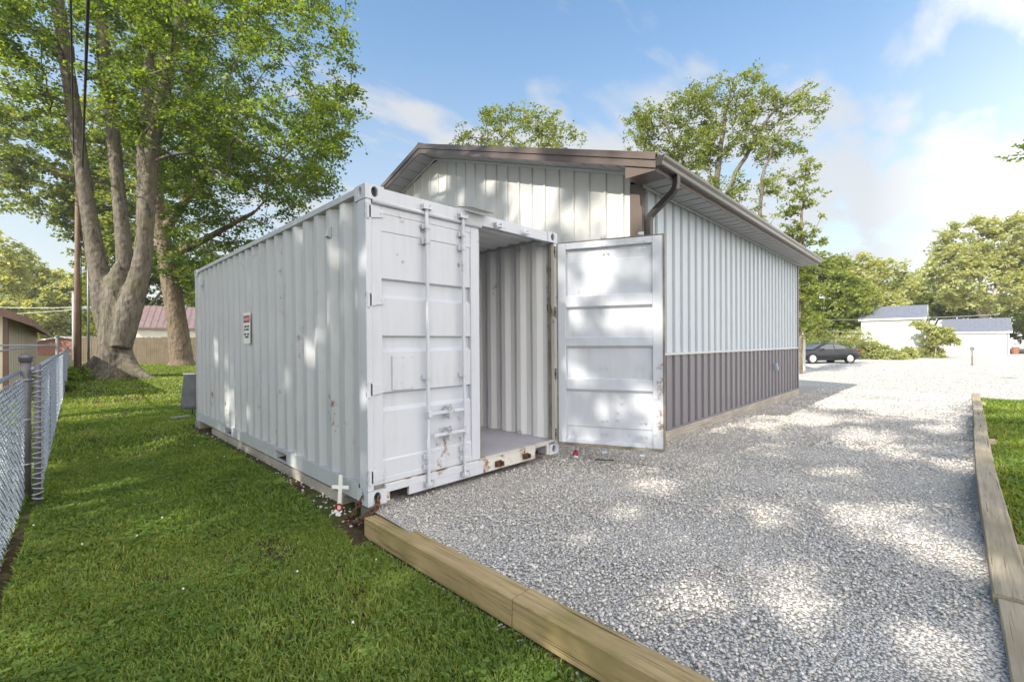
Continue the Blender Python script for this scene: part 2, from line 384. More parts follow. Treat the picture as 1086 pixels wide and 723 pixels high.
# ------------------------------------------------------------------ ground
def sheet(name, x0, x1, y0, y1, nx, ny, zf, mat):
    xs = np.linspace(x0, x1, nx); ys = np.linspace(y0, y1, ny); X, Y = np.meshgrid(xs, ys)
    V = np.stack([X.ravel(), Y.ravel(), np.asarray(zf(X, Y)).ravel()], -1)
    i = (np.arange(ny-1)[:, None]*nx + np.arange(nx-1)[None]).ravel()
    o = fast_mesh(name, V, np.stack([i, i+1, i+1+nx, i+nx], -1), np.full(len(i), 4), mat, smooth=True)
    tag(o, None, None, kind='structure'); return o
def ground():
    xs = np.unique(np.concatenate([np.linspace(-8, 20, 113), np.linspace(20, 120, 41), np.linspace(-120, -8, 30), np.linspace(120, 260, 5), np.linspace(-260, -120, 5)]))
    ys = np.unique(np.concatenate([np.linspace(-8, 40, 190), np.linspace(-120, -8, 30), np.linspace(40, 150, 25), np.linspace(150, 260, 5), np.linspace(-260, -120, 5)]))
    X, Y = np.meshgrid(xs, ys); nx, ny = len(xs), len(ys)
    V = np.stack([X.ravel(), Y.ravel(), lawn_z(X, Y).ravel()], -1)
    i = (np.arange(ny-1)[:, None]*nx + np.arange(nx-1)[None]).ravel()
    o = fast_mesh('lawn', V, np.stack([i, i+1, i+1+nx, i+nx], -1), np.full(len(i), 4), M['soil'], smooth=True); tag(o, None, None, kind='structure')
    sheet('gravel_driveway', 0.03, 17.2, -3.54, 0.6, 140, 40, lambda x, y: drive_z(x, y) + 0.008*np.sin(3*x+1.3*y)*np.sin(2.3*y) - .004, M['gravel_base'])
    o = bpy.data.objects['gravel_driveway']; co = np.zeros(len(o.data.vertices)*3, np.float32); o.data.vertices.foreach_get('co', co); co = co.reshape(-1, 3)
    co[:, 1] = np.where(co[:, 1] < -1, co[:, 1] - .26*np.clip((co[:, 0]-4)/12, 0, 1)*(-1-co[:, 1])/2.54, co[:, 1]); o.data.vertices.foreach_set('co', co.ravel())
    sheet('gravel_lot', 16.6, 95, -46, 30, 90, 30, lambda x, y: drive_z(x, y) - 0.012, M['lot'])
ground()

def haze():
    mb = MB(); mb.box(-270, 270, -270, 270, -1.6, 31); m, nt, N, L, P = new_mat('thin_summer_haze'); N.remove(P)
    v = N.new('ShaderNodeVolumePrincipled'); v.inputs['Color'].default_value = (.93, .96, 1, 1); v.inputs['Density'].default_value = .0006; v.inputs['Anisotropy'].default_value = .45
    L.new(v.outputs[0], N['Material Output'].inputs['Volume']); o = mb.build('haze', m); tag(o, 'thin pale summer haze over the whole yard', 'haze', kind='stuff')
haze()

# ------------------------------------------------------------------ shipping container
W, LEN, H = 2.438, 6.058, 2.591
def oval(n, a, b): return [(a*math.cos(2*math.pi*k/n), b*math.sin(2*math.pi*k/n)) for k in range(n)]
def plate_hole(mb, o, eu, ev, w, h, cu, cv, a, b, depth, nrm, n=24):
    """rectangle w x h from o along eu, ev, with an oval hole at (cu, cv); tube goes `depth` along -nrm"""
    o, eu, ev, nrm = (np.array(t, float) for t in (o, eu, ev, nrm))
    outer = []; inner = []; back = []
    for k in range(n):
        g = 2*math.pi*k/n; c, s = math.cos(g), math.sin(g)
        t = min([((w-cu) if c > 0 else cu)/abs(c) if abs(c) > 1e-6 else 9, ((h-cv) if s > 0 else cv)/abs(s) if abs(s) > 1e-6 else 9])
        outer.append(o + eu*(cu+t*c) + ev*(cv+t*s)); p = o + eu*(cu+a*c) + ev*(cv+b*s); inner.append(p); back.append(p - nrm*depth)
    fs = [(k, (k+1)%n, n+(k+1)%n, n+k) for k in range(n)] + [(n+k, n+(k+1)%n, 2*n+(k+1)%n, 2*n+k) for k in range(n)]
    mb.add(outer+inner+back, fs)
    for (u, v) in ((0,0),(w,0),(w,h),(0,h)):      # corner triangles of the rectangle
        p = o + eu*u + ev*v; d = [np.linalg.norm(q-p) for q in outer]; 
        g = math.atan2(v-cv, u-cu) % (2*math.pi); k = int(g/(2*math.pi)*n) % n
        mb.add([p, outer[k], outer[(k+1)%n]], [(0,1,2)])
def casting(cx, cy, top, sx, sy):
    """corner casting: outer corner at (cx,cy); extends sx,sy (+-1) inward"""
    mb = MB(); w, l, h = .162, .178, .118
    z0 = (H - h + .003) if top else -.004
    x0, x1 = sorted((cx - sx*.004, cx + sx*w)); y0, y1 = sorted((cy - sy*.006, cy + sy*l))
    fy = cy - sy*.006; fx = cx - sx*.004
    plate_hole(mb, (x0, fy, z0), (1,0,0), (0,0,1), x1-x0, h, (x1-x0)/2, h*.52, .030, .042, .03, (0,-sy,0))
    plate_hole(mb, (fx, y0, z0), (0,1,0), (0,0,1), y1-y0, h, (y1-y0)/2, h*.52, .026, .042, .03, (-sx,0,0))
    bx, by = cx + sx*w, cy + sy*l
    for (a, b, c, d) in (((x0,y0,z0),(x1,y0,z0),(x1,y1,z0),(x0,y1,z0)), ((x0,y0,z0+h),(x1,y0,z0+h),(x1,y1,z0+h),(x0,y1,z0+h)),
                         ((bx,y0,z0),(bx,y1,z0),(bx,y1,z0+h),(bx,y0,z0+h)), ((x0,by,z0),(x1,by,z0),(x1,by,z0+h),(x0,by,z0+h))):
        mb.add([a,b,c,d], [(0,1,2,3)])
    return mb
def corrugated(s0, s1, pitch, depth, z0, z1, place, t=.003, flip=False):
    """profile along s; place(s, d, z) -> xyz; returns MB with two skins"""
    prof = []; s = s0
    a, b, c = pitch*.26, pitch*.24, pitch*.26
    while s < s1 - pitch*.5:
        prof += [(s, 0), (s+a, 0), (s+a+b, depth), (s+a+b+c, depth)]; s += pitch
    prof.append((s1, 0))
    zs = np.linspace(z0, z1, 5); n = len(prof); mb = MB()
    for off in (0, t):
        vs = [place(q, d+off, z) for z in zs for q, d in prof]
        mb.add(vs, [(j*n+i, j*n+i+1, (j+1)*n+i+1, (j+1)*n+i) for j in range(len(zs)-1) for i in range(n-1)])
    return mb

def door(root, sx, name, label, rods=True):
    """a door leaf in its closed pose, hinge edge at local x=0, opening edge at x=1.165*sx; front face y=0"""
    d = empty(name, parent=root); 
    if label: d['label'] = label
    X = lambda u: u*sx
    z0, z1 = .150, 2.455
    fr = MB()
    fr.box(X(0.0), X(.095), 0, .052, z0, z1); fr.box(X(1.055), X(1.165), 0, .052, z0, z1)
    fr.box(X(.095), X(1.055), .002, .050, z0, z0+.05); fr.box(X(.095), X(1.055), .002, .050, z1-.075, z1)
    fr.build('door_frame', M['paint'], d, bevel=.006)
    # pressed panel: flat with three recessed bands and shallow top/bottom lines
    prof = [(z0+.05, .008), (.335, .008), (.35, .016), (.742, .016), (.775, .046), (.888, .046), (.905, .012), (1.238, .012), (1.270, .046), (1.36, .046), (1.375, .012),
            (1.686, .012), (1.718, .046), (1.835, .046), (1.850, .012), (2.235, .012), (2.24, .006), (z1-.075, .006)]
    xs = np.linspace(.095, 1.055, 9); n = len(xs); mb = MB()
    for off in (0, .004):
        mb.add([(X(x), y+off+.0012*math.sin(5*x+9*z), z) for z, y in prof for x in xs],
               [(j*n+i, j*n+i+1, (j+1)*n+i+1, (j+1)*n+i) for j in range(len(prof)-1) for i in range(n-1)])
    mb.mi = 1; rv = mb
    for z in (.27, .42, 2.33, 2.405):
        for u in (.51, .56, .925, .975): rv.cyl((X(u), .052 if z > 2.3 else .030, z), (0,1,0), .010, .016, 8)
    for z, u in ((1.02,.50),(1.02,.56),(1.02,.90),(1.02,.96),(.70,.72),(.62,.72),(.52,.68),(.44,.68)): rv.cyl((X(u), .022, z), (0,1,0), .010, .018, 8)
    mb.build('door_panel', [M['paint'], M['galv']], d)
    # rubber gasket round the leaf
    g = MB(); g.box(X(1.166), X(1.184), .012, .062, z0-.01, z1+.01); g.box(X(-.012), X(-.001), .02, .06, z0, z1)
    g.box(X(0), X(1.166), .014, .064, z0-.028, z0-.002); g.box(X(0), X(1.166), .014, .05, z1+.002, z1+.014)
    g.build('gasket', M['dirty_rubber'] , d, bevel=.004)
    # hinges: blade on the leaf, lug at the post
    for z in (.225, .936, 1.664, 2.376):
        h = MB(); h.prism([(X(-.02), z-.052), (X(.105), z-.03), (X(.105), z+.03), (X(-.02), z+.052)], 'y', -.012, -.001)
        h.cyl((X(-.034), -.008, z), (0,0,1), .015, .125, 12); h.box(X(-.052), X(-.034), -.01, .012, z-.055, z-.02); h.box(X(-.052), X(-.034), -.01, .012, z+.02, z+.055)
        h.cyl((X(.085), -.014, z), (0,1,0), .007, .006, 8)
        h.build('hinge', M['paint'], d, bevel=.002)
    # lock rods with cams, guides and handles
    for u, hz in ((.52, .68), (.935, .48)):
        r = MB(); r.tube([(X(u), -.034, .055), (X(u), -.034, 2.51)], .0165, 12)
        for zc in (.06, 2.505):
            r.obox((X(u), -.034, zc), (.026, 0, 0), (0, .026, 0), (0, 0, .016)); r.cyl((X(u)+.012, -.04, zc), (0,0,1), .026, .03, 10)
        ro = r.build('lock_rod', M['paint'], d, smooth=False)
        for zc in (.21, .30, 1.01, 2.21, 2.34):
            b = MB(); b.box(X(u)-.04, X(u)+.04, -.02, -.001, zc-.022, zc+.022); b.tube([(X(u), -.034, zc-.02), (X(u), -.034, zc+.02)], .024, 12)
            b.build('rod_bracket', M['paint'], ro, bevel=.002)
        h = MB(); sgn = 1 if u < .7 else -1
        h.box(X(u)-.02, X(u)+.02, -.07, -.03, hz-.028, hz+.028)
        ex = X(u) + sgn*sx*.36
        h.obox(((X(u)+ex)/2, -.062, hz+.004), (abs(ex-X(u))/2, 0, 0), (0, .006, 0), (0, 0, .015))
        h.obox((ex - sgn*sx*.04, -.068, hz+.004), (.06, 0, 0), (0, .009, 0), (0, 0, .012))
        h.build('lock_handle', M['paint'], ro, bevel=.003)
        k = MB(); m_ = (X(u)+ex)/2 + sgn*sx*.03
        k.cyl((m_, -.03, hz+.0), (0,1,0), .035, .04, 14); k.box(m_-.018, m_+.018, -.085, -.01, hz+.012, hz+.055); k.box(m_-.014, m_+.014, -.085, -.01, hz-.06, hz-.012)
        k.torus((m_, -.088, hz+.05), (1,0,0), (0,0,1), .018, .006, 12, 6)
        k.build('handle_latch', M['galv'], ro, bevel=.002)
    return d

def container():
    root = empty('shipping_container', (0,0,0), (0, -.0105, 0))
    tag(root, 'pale grey steel shipping container with corrugated sides and one door swung open', 'shipping container')
    P = M['paint']; S = M['paint_side']
    for (sx, cx) in ((1, 0), (-1, W)):
        for (sy, cy) in ((1, 0), (-1, LEN)):
            for top in (False, True):
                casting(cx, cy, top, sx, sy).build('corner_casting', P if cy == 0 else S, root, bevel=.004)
    # posts
    mb = MB(); mb.prism([(0,0),(.052,0),(.052,.05),(.03,.05),(.03,.14),(.0,.14)], 'z', .115, H-.116); mb.build('corner_post', P, root, bevel=.006)
    mb = MB(); mb.prism([(W,0),(W-.052,0),(W-.052,.05),(W-.03,.05),(W-.03,.14),(W,.14)], 'z', .115, H-.116); mb.build('corner_post', M['paint_rust'], root, bevel=.006)
    mb = MB(); mb.prism([(0,LEN),(.16,LEN),(.16,LEN-.03),(.03,LEN-.03),(.03,LEN-.15),(.0,LEN-.15)], 'z', .115, H-.116); mb.build('corner_post', S, root, bevel=.006)
    mb = MB(); mb.prism([(W,LEN),(W-.16,LEN),(W-.16,LEN-.03),(W-.03,LEN-.03),(W-.03,LEN-.15),(W,LEN-.15)], 'z', .115, H-.116); mb.build('corner_post', S, root, bevel=.006)
    # side walls: corrugation set in from the rails
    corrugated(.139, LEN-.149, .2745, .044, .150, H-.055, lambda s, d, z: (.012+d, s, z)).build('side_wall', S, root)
    corrugated(.139, LEN-.149, .2745, .036, .150, H-.055, lambda s, d, z: (W-.012-d, s, z)).build('side_wall', M['paint_in'], root)
    corrugated(.159, W-.159, .235, .042, .150, H-.055, lambda s, d, z: (s, LEN-.012-d, z)).build('end_wall', M['paint_in'], root)
    corrugated(.05, LEN-.05, .209, .02, .06, W-.06, lambda s, d, z: (z, s, H-.018-d)).build('roof_panel', M['paint_in'], root)
    # rails
    for x0, x1, xi in ((-.002, .06, .004), (W+.002, W-.06, W-.004)):
        mb = MB(); mb.box(x0, x1, .175, LEN-.175, H-.06, H-.004); mb.build('top_rail', S, root, bevel=.006)
        # bottom rail: a C channel with two forklift pockets
        mb = MB(); segs = [(.175, 1.80), (2.15, 3.91), (4.26, LEN-.175)]
        for a, b in segs: mb.box(x0+(0.004 if x0 < 1 else -.004), x0+(.012 if x0 < 1 else -.012), a, b, .012, .15)
        for a, b in ((1.80, 2.15), (3.91, 4.26)):
            s = 1 if x0 < 1 else -1
            mb.box(x0+s*.004, x0+s*.012, a, b, .118, .15); mb.box(x0+s*.004, x0+s*.012, a, b, .012, .024)
            mb.box(x0+s*.008, x0+s*.45, a, a+.006, .024, .118); mb.box(x0+s*.008, x0+s*.45, b-.006, b, .024, .118); mb.box(x0+s*.008, x0+s*.45, a+.006, b-.006, .112, .118)
        s = 1 if x0 < 1 else -1
        mb.box(x0+s*.012, x0+s*.06, .175, LEN-.175, .140, .152); mb.box(x0+s*.012, x0+s*.04, .175, LEN-.175, .012, .02)
        mb.build('bottom_rail', S, root)
    # header with gutter bar, sill, floor, rear frame
    mb = MB(); mb.box(.158, W-.158, .004, .07, 2.475, H-.006); mb.build('door_header', P, root, bevel=.005)
    mb = MB(); mb.tube([(.06, .002, 2.462), (1.235, .002, 2.462)], .019, 12); mb.build('door_seal_bar', P, root, smooth=True)
    mb = MB(); mb.prism([(-.12,H-.012),(.10,H+.045),(.10,H+.052),(-.12,H-.005)], 'x', 1.02, 1.30); mb.build('drip_plate', M['bronze'], root)
    mb = MB()
    for a, b, z in ((.158, .20, 0.004), (.38, W-.40, .004), (W-.20, W-.158, .004)): mb.box(a, b, .006, .03, z, .118)
    mb.box(.158, W-.158, .006, .03, .118, .145)
    so_ = mb.build('door_sill', M['paint_rust'], root, bevel=.003)
    mb = MB(); mb.box(.158, 1.24, -.004, .0055, .078, .140); mb.box(.38, 1.24, -.002, .0055, .006, .0775); mb.build('sill_face', P, root, bevel=.003)
    mb = MB(); mb.box(.2, .38, .30, .306, -.0, .118); mb.build('pocket_back', M['rust'], root)
    mb = MB(); mb.box(W-.4, W-.2, .30, .306, 0, .118); mb.build('pocket_back', M['rust'], root)
    mb = MB(); mb.box(.03, W-.03, .031, LEN-.03, .12, .147); mb.build('floor', M['floor'], root)
    mb = MB(); mb.box(1.2, W-.06, -.006, .05, .1475, .158); mb.build('threshold_strip', M['paint_rust'], root, bevel=.002)
    mb = MB(); mb.box(.163, W-.163, LEN-.03, LEN, .0, .15); mb.build('rear_sill', S, root)
    mb = MB(); mb.box(.163, W-.163, LEN-.03, LEN-.002, H-.07, H-.006); mb.build('rear_header', S, root)
    # lock-rod keepers on header and sill
    for x in (.572, .987, 1.451, 1.866):
        for z in (2.512, .062):
            k = MB(); k.box(x-.045, x+.045, -.006, .004, z-.03, z+.03); k.box(x-.045, x-.03, -.05, -.006, z-.022, z+.022); k.box(x+.03, x+.045, -.045, -.006, z-.022, z+.022)
            k.box(x-.03, x+.03, -.05, -.04, z-.022, z-.008)
            k.build('rod_keeper', M['galv'] if z > 1 else (M['rust'] if x > 1.2 else M['galv']), root, bevel=.002)
    # post lugs in the open right side, tie-down rings inside
    for z in (.225, .936, 1.664, 2.376):
        hl = MB(); hl.box(W-.052, W-.012, -.012, .004, z-.06, z+.06); hl.build('hinge_lug', M['rust'], root, bevel=.003)
    for y in (.55, 1.4, 2.5):
        for z in (.175, 2.48):
            tr = MB(); tr.torus((W-.075, y, z), (1,.3,0), (0,0,1), .022, .006, 12, 6); tr.build('tie_ring', M['galv'], root)
    gp = MB(); gp.box(W-.075, W-.054, .055, .08, .16, 2.46); gp.build('post_gasket', M['dirty_rubber'], root)
    # vents
    for (x, y) in ((0.008, .70), (.008, 5.55)):
        v = MB(); v.box(x-.006, x+.01, y-.035, y+.035, 2.27, 2.37); v.prism([(x-.006, 2.275), (x-.03, 2.28), (x-.006, 2.36)], 'y', y-.03, y+.03); v.build('side_vent', S, root, bevel=.003)
    # doors
    dl = door(root, 1, 'door', 'closed door leaf with two lock rods and handles'); dl.location = (.052, .012, 0)
    pl = MB(); pl.box(.185, .395, -.001, .010, .915, 1.205); pl.mi = 1
    for u in (.20, .29, .38):
        for z in (.93, 1.19): pl.cyl((u, -.003, z), (0,1,0), .006, .006, 8)
    pl.build('document_plate', [M['paint'], M['galv']], dl)
    dr = door(root, -1, 'door', 'door leaf swung wide open showing its inner face'); dr.location = (W-.022, -.045, -.004); dr.rotation_euler = (0, 0, R(113))
    return root
container()

def notice_sign():
    root = empty('notice_sign', (-.004, 3.17, 1.52)); tag(root, 'small red and white notice sign on the corrugated container side', 'sign')
    mb = MB(); mb.box(-.004, .0, -.14, .14, -.20, .20); mb.build('sign_board', M['white'], root, bevel=.001)
    mb = MB(); mb.box(-.0065, -.0042, -.125, .125, .07, .16); mb.build('red_header', M['red'], root)
    mb = MB()
    for z, w in ((.105, .10), (.125, .10)): mb.box(-.0085, -.0066, -w, w, z-.004, z+.004)
    mb.build('header_lettering', M['white'], root)
    mb = MB()
    for z, ws in ((.02, ((-.10,-.03),(.0,.09))), (-.02, ((-.09,.02),(.05,.10))), (-.08, ((-.10,-.02),(.02,.10))), (-.115, ((-.08,.06),))):
        for a, b in ws: mb.box(-.0065, -.0042, a, b, z-.012, z+.012)
    mb.build('black_lettering', M['ink'], root)
notice_sign()

# ------------------------------------------------------------------ pole building
def building():
    Lb, ov, zw, zf, ry, rz, zb, zn = 9.615, .43, 3.63, 3.80, 4.944, 5.575, -.2315, 1.139
    Wb = 2*ry; slope = (rz - zf)/(ry + ov)
    root = empty('pole_building', (4.2724, -.0995, 0), (0, -.0076, .006))
    tag(root, 'white ribbed metal pole building with charcoal wainscot and brown roof trim', 'building')
    roof_z = lambda y: zf + slope*((y + ov) if y <= ry else (2*ry + ov - y))
    def ribs(s0, s1, pitch, h, gd=-.016):
        pr = [(s0, 0)]; s = s0 + pitch*.4
        while s < s1 - .05:
            pr += [(s-.050, 0), (s-.048, gd), (s-.027, gd), (s-.025, 0), (s-.013, h), (s+.013, h), (s+.025, 0)]
            s += pitch
        pr.append((s1, 0)); return pr
    def ribbed(name, pr, place, z0, z1f, mat, steps=1, screws=None):
        mb = MB(); n = len(pr); vs = []
        for z_ in range(steps+1):
            for s, d in pr:
                t = z_/steps; vs.append(place(s, d, z0*(1-t) + z1f(s)*t))
        mb.add(vs, [(j*n+i, j*n+i+1, (j+1)*n+i+1, (j+1)*n+i) for j in range(steps) for i in range(n-1)])
        if screws:
            mb.mi = 1
            for zz in screws:
                x = .06 + .3048*.4 + .05
                while x < Lb-.1: mb.box(x-.006, x+.006, -.004, .0045, zz-.006, zz+.006); x += .3048
        return mb.build(name, [mat, M['galv']] if screws else mat, root)
    pr = ribs(.06, Lb-.05, .3048, .030, -.022)
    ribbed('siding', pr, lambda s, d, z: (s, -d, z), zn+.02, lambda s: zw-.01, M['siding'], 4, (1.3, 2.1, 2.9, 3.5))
    ribbed('wainscot', pr, lambda s, d, z: (s, -d+.004, z), zb+.165, lambda s: zn, M['wains'], 3)
    mb = MB(); mb.box(.05, Lb-.04, -.03, .02, zn-.008, zn+.03); mb.build('wainscot_trim', M['wtrim'], root, bevel=.004)
    mb = MB(); mb.box(.05, Lb-.04, -.026, .01, zb+.168, zb+.19); mb.build('base_trim', M['wains'], root)
    # gable end
    prg = ribs(.17, Wb-.1, .3048, .022, -.004)
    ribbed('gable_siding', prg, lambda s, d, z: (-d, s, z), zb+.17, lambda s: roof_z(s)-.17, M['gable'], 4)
    mb = MB(); mb.box(.02, Lb-.01, Wb-.02, Wb, zb, zw); mb.build('rear_siding', M['siding'], root)
    mb = MB(); mb.prism([(.0,zb),(Wb,zb),(Wb,zw),(ry,rz-.2),(0,zw)], 'x', Lb-.03, Lb-.004); mb.build('end_siding', M['gable'], root)
    # corner trims
    mb = MB(); mb.box(-.026, .006, -.03, .165, zb+.02, zw+.04); mb.box(.006, .075, -.034, -.012, zb+.02, zw-.012); mb.build('corner_trim', M['bronze'], root, bevel=.004)
    mb = MB(); mb.box(Lb-.05, Lb+.014, -.032, .0, zb+.02, zw-.012); mb.box(Lb, Lb+.014, 0, .12, zb+.02, zw-.012); mb.build('corner_trim', M['wains'], root, bevel=.004)
    # skirt board
    mb = MB(); mb.box(-.01, 4.8, -.045, -.006, zb-.06, zb+.165); mb.box(4.804, Lb+.01, -.043, -.006, zb-.06, zb+.163); mb.build('skirt_board', M['skirt'], root, bevel=.004)
    mb = MB(); mb.box(-.04, -.004, -.006, Wb, zb-.06, zb+.165); mb.build('skirt_board', M['skirt'], root, bevel=.004)
    # roof: two ribbed slabs
    for sgn in (1, -1):
        mb = MB(); y0, y1 = (-ov-.03, ry) if sgn > 0 else (2*ry+ov+.03, ry)
        prx = ribs(-ov-.02, Lb+ov+.02, .2385, .02); n = len(prx)
        vs = []
        for (y, dz) in ((y0, .0), (y1, .0)):
            for s, d in prx: vs.append((s, y, roof_z(y if sgn > 0 else y) + .035 + d))
        mb.add(vs, [(i, i+1, n+i+1, n+i) for i in range(n-1)])
        mb.add([(-ov-.02,y0,roof_z(y0)+.012),(Lb+ov+.02,y0,roof_z(y0)+.012),(Lb+ov+.02,y1,roof_z(y1)+.012),(-ov-.02,y1,roof_z(y1)+.012)], [(0,1,2,3)])
        mb.build('roof_panel', M['bronze'], root)
    mb = MB(); mb.prism([(ry-.17, roof_z(ry-.17)+.062), (ry, rz+.075), (ry+.17, roof_z(ry+.17)+.062), (ry+.17, roof_z(ry+.17)+.055), (ry, rz+.068), (ry-.17, roof_z(ry-.17)+.055)], 'x', -ov-.03, Lb+ov+.03); mb.build('ridge_cap', M['bronze'], root)
    # rake fascia in two steps, both ends; soffits
    for xo, sg in ((-ov, -1), (Lb+ov, 1)):
        for (t0, t1, pr0, pr1, nm) in ((.055, -.045, .0, .036, 'rake_trim'), (-.045, -.150, .0, .018, 'rake_fascia')):
            mb = MB()
            for sd2 in (0, 1):
                ya, yb = (-ov-.02, ry) if sd2 == 0 else (2*ry+ov+.02, ry)
                poly = [(ya, roof_z(ya)+t0), (yb, roof_z(yb)+t0), (yb, roof_z(yb)+t1), (ya, roof_z(ya)+t1)]
                mb.prism(poly, 'x', xo + sg*pr0, xo + sg*pr1)
            mb.build(nm, M['bronze'], root, bevel=.004)
        # sloped soffit boards under the rake
        mb = MB(); xi = 0 if sg < 0 else Lb
        for sd2 in (0, 1):
            y = -ov+.02; k = 0
            while y < ry - .01:
                y2 = min(y + .30, ry)
                A = (y, y2-.018) if sd2 == 0 else (2*ry-y, 2*ry-y2+.018)
                z_a, z_b = roof_z(A[0])-.135, roof_z(A[1])-.135
                mb.add([(xo,A[0],z_a),(xi,A[0],z_a),(xi,A[1],z_b),(xo,A[1],z_b),(xo,A[0],z_a+.012),(xi,A[0],z_a+.012),(xi,A[1],z_b+.012),(xo,A[1],z_b+.012)],
                       [(0,1,2,3),(4,5,6,7),(0,1,5,4),(1,2,6,5),(2,3,7,6),(3,0,4,7)])
                y = y2
        mb.build('rake_soffit', M['soffit'], root)
        mb = MB()
        for sd2 in (0, 1):
            ya, yb = (.1, ry) if sd2 == 0 else (2*ry-.1, ry)
            mb.prism([(ya, roof_z(ya)-.140), (yb, roof_z(yb)-.140), (yb, roof_z(yb)-.182), (ya, roof_z(ya)-.182)], 'x', xi + sg*.022, xi + sg*.045)
        mb.build('soffit_channel', M['wtrim'], root)
    # eave soffit with grooves, fascia and gutter (both long sides)
    for y_in, y_out, s in ((-.0, -ov, -1), (Wb, Wb+ov, 1)):
        mb = MB(); x = -.02
        while x < Lb + .4:
            x2 = min(x+.305, Lb+.42); mb.box(x, x2-.034, y_in + s*.02, y_out, zw, zw+.006); mb.box(x2-.034, x2, y_in + s*.02, y_out, zw+.034, zw+.040); x = x2
        mb.build('eave_soffit', M['soffit'], root)
        mb = MB(); mb.box(-.0, Lb, y_in + s*.024, y_in + s*.05, zw-.035, zw-.003); mb.build('soffit_channel', M['wtrim'], root, bevel=.003)
        mb = MB(); mb.box(-ov+.02, Lb+ov-.02, y_out, y_out + s*.02, zw-.022, zf+.02); mb.build('eave_fascia', M['bronze'], root, bevel=.003)
        # K-style gutter profile swept along the eave (open top)
        g = MB(); q = lambda a, b: (y_out + s*(.021 + a), zf - .13 + b)
        pf = [q(0,.125), q(0,0), q(.075,0), q(.085,.012), q(.088,.055), q(.118,.09), q(.122,.125), q(.112,.13), q(.108,.122), q(.078,.055), q(.072,.012), q(.006,.010), q(.006,.125)]
        g.prism(pf, 'x', -ov+.0, Lb+ov-.0); g.build('gutter', M['gutter'], root)
        ec = MB(); ecp = [q(0,.125), q(0,0), q(.075,0), q(.088,.055), q(.122,.125)]
        ec.prism(ecp, 'x', -ov-.006, -ov-.001); ec.build('gutter_cap', M['spout'], root)
        ec = MB(); ec.prism(ecp, 'x', Lb+ov+.001, Lb+ov+.006); ec.build('gutter_cap', M['spout'], root)
    # boxed eave returns at the gable corners
    for yy in (-ov+.01, Wb+.06):
        mb = MB(); y_e, y_w = (-ov-.01, .01) if yy < 0 else (Wb+ov+.01, Wb-.01); mb.prism([(y_e, zw-.01), (y_w, zw-.01), (y_w, zw+.165), (y_e, zw+.02)], 'x', -ov+.004, -.03); mb.build('eave_return', M['bronze'], root, bevel=.003)
    # downspout: outlet, two elbows, straight run
    mb = MB(); ys = -ov-.06
    pts = [(.10, ys, 3.69), (.10, ys, 3.56), (.10, ys+.015, 3.50), (.10, ys+.06, 3.44), (.10, -.16, 3.24), (.10, -.10, 3.185), (.10, -.082, 3.12), (.10, -.082, 2.9), (.10, -.082, -.02), (.10, -.10, -.10), (.10, -.22, -.14)]
    mb.sweep([(-.05,-.038),(.05,-.038),(.05,.038),(-.05,.038)], pts, up=(0,-.9,.44)); mb.build('downspout', M['spout'], root, bevel=.008)
    # outlet box on the wainscot
    mb = MB(); mb.box(6.95, 7.09, -.085, -.022, .60, .78); mb.box(6.96, 7.08, -.10, -.085, .61, .70); mb.build('outlet_box', M['blue_grey'], root, bevel=.006)
building()

# ------------------------------------------------------------------ landscape timbers
def timber(name, label, a, b, w, z0, z1, mat, axis, grp='timbers edging the gravel', tilt=0):
    """a, b: ends of the centre line in plan"""
    a, b = np.array(a, float), np.array(b, float); d = b - a; Ln = np.linalg.norm(d)
    n = max(2, int(Ln/.25)); mb = MB(); vs = []; hw = w/2; c = .006
    pr = [(-hw, 0), (hw, 0), (hw, z1-z0-c), (hw-c, z1-z0), (-hw+c, z1-z0), (-hw, z1-z0-c)]
    for i in range(n+1):
        t = i/n
        for (s, z) in pr:
            j = random.uniform(-.0016, .0016)
            if axis == 0: vs.append((t*Ln, s+j, z+j))
            else: vs.append((s+j, t*Ln, z+j))
    k = len(pr); fs = [(i*k+q, i*k+(q+1)%k, (i+1)*k+(q+1)%k, (i+1)*k+q) for i in range(n) for q in range(k)] + [tuple(range(k-1,-1,-1)), tuple(n*k+q for q in range(k))]
    mb.add(vs, fs)
    ang = math.atan2(d[1], d[0]) - (0 if axis == 0 else math.pi/2)
    o = mb.build(name, mat, None, loc=(a[0], a[1], z0), rot=(0, 0, ang))
    tag(o, label, 'timber', grp); return o
timber('landscape_timber', 'greenish square timber starting at the container corner beside the lawn', (.015, -.055), (.006, -1.675), .155, -.205, -.055, M['timber'], 1)
timber('landscape_timber', 'weathered timber butted behind the greenish one, running out at the bottom of the view', (.008, -1.682), (.004, -3.60), .155, -.205, -.052, M['timber'], 1)
timber('landscape_timber', 'short pale end of timber closest to the camera on the right edge of the gravel', (-.07, -3.60), (1.715, -3.60), .15, -.20, -.040, M['timber_x'], 0)
timber('landscape_timber', 'long timber with a nail head beside the right lawn, second along the gravel edge', (1.73, -3.585), (5.05, -3.61), .15, -.20, -.022, M['timber_x'], 0)
timber('landscape_timber', 'third grey timber along the right edge of the gravel', (5.06, -3.61), (8.6, -3.68), .15, -.19, -.032, M['timber_x'], 0)
timber('landscape_timber', 'far grey timber ending at the pale lot, right edge of the gravel', (8.61, -3.69), (16.3, -3.83), .15, -.18, -.035, M['timber_x'], 0)
for (x, y, l_) in ((3.0, -3.70, 'nearest the camera'), (8.2, -3.77, 'halfway along the edge'), (14.6, -3.90, 'by the pale lot')):
    timber('anchor_timber', 'low timber stub sticking into the right lawn %s' % l_, (x, y+.03), (x+.01, y-.055), .14, -.32, -.13, M['timber_x'], 1, 'timber stubs anchoring the right edging')

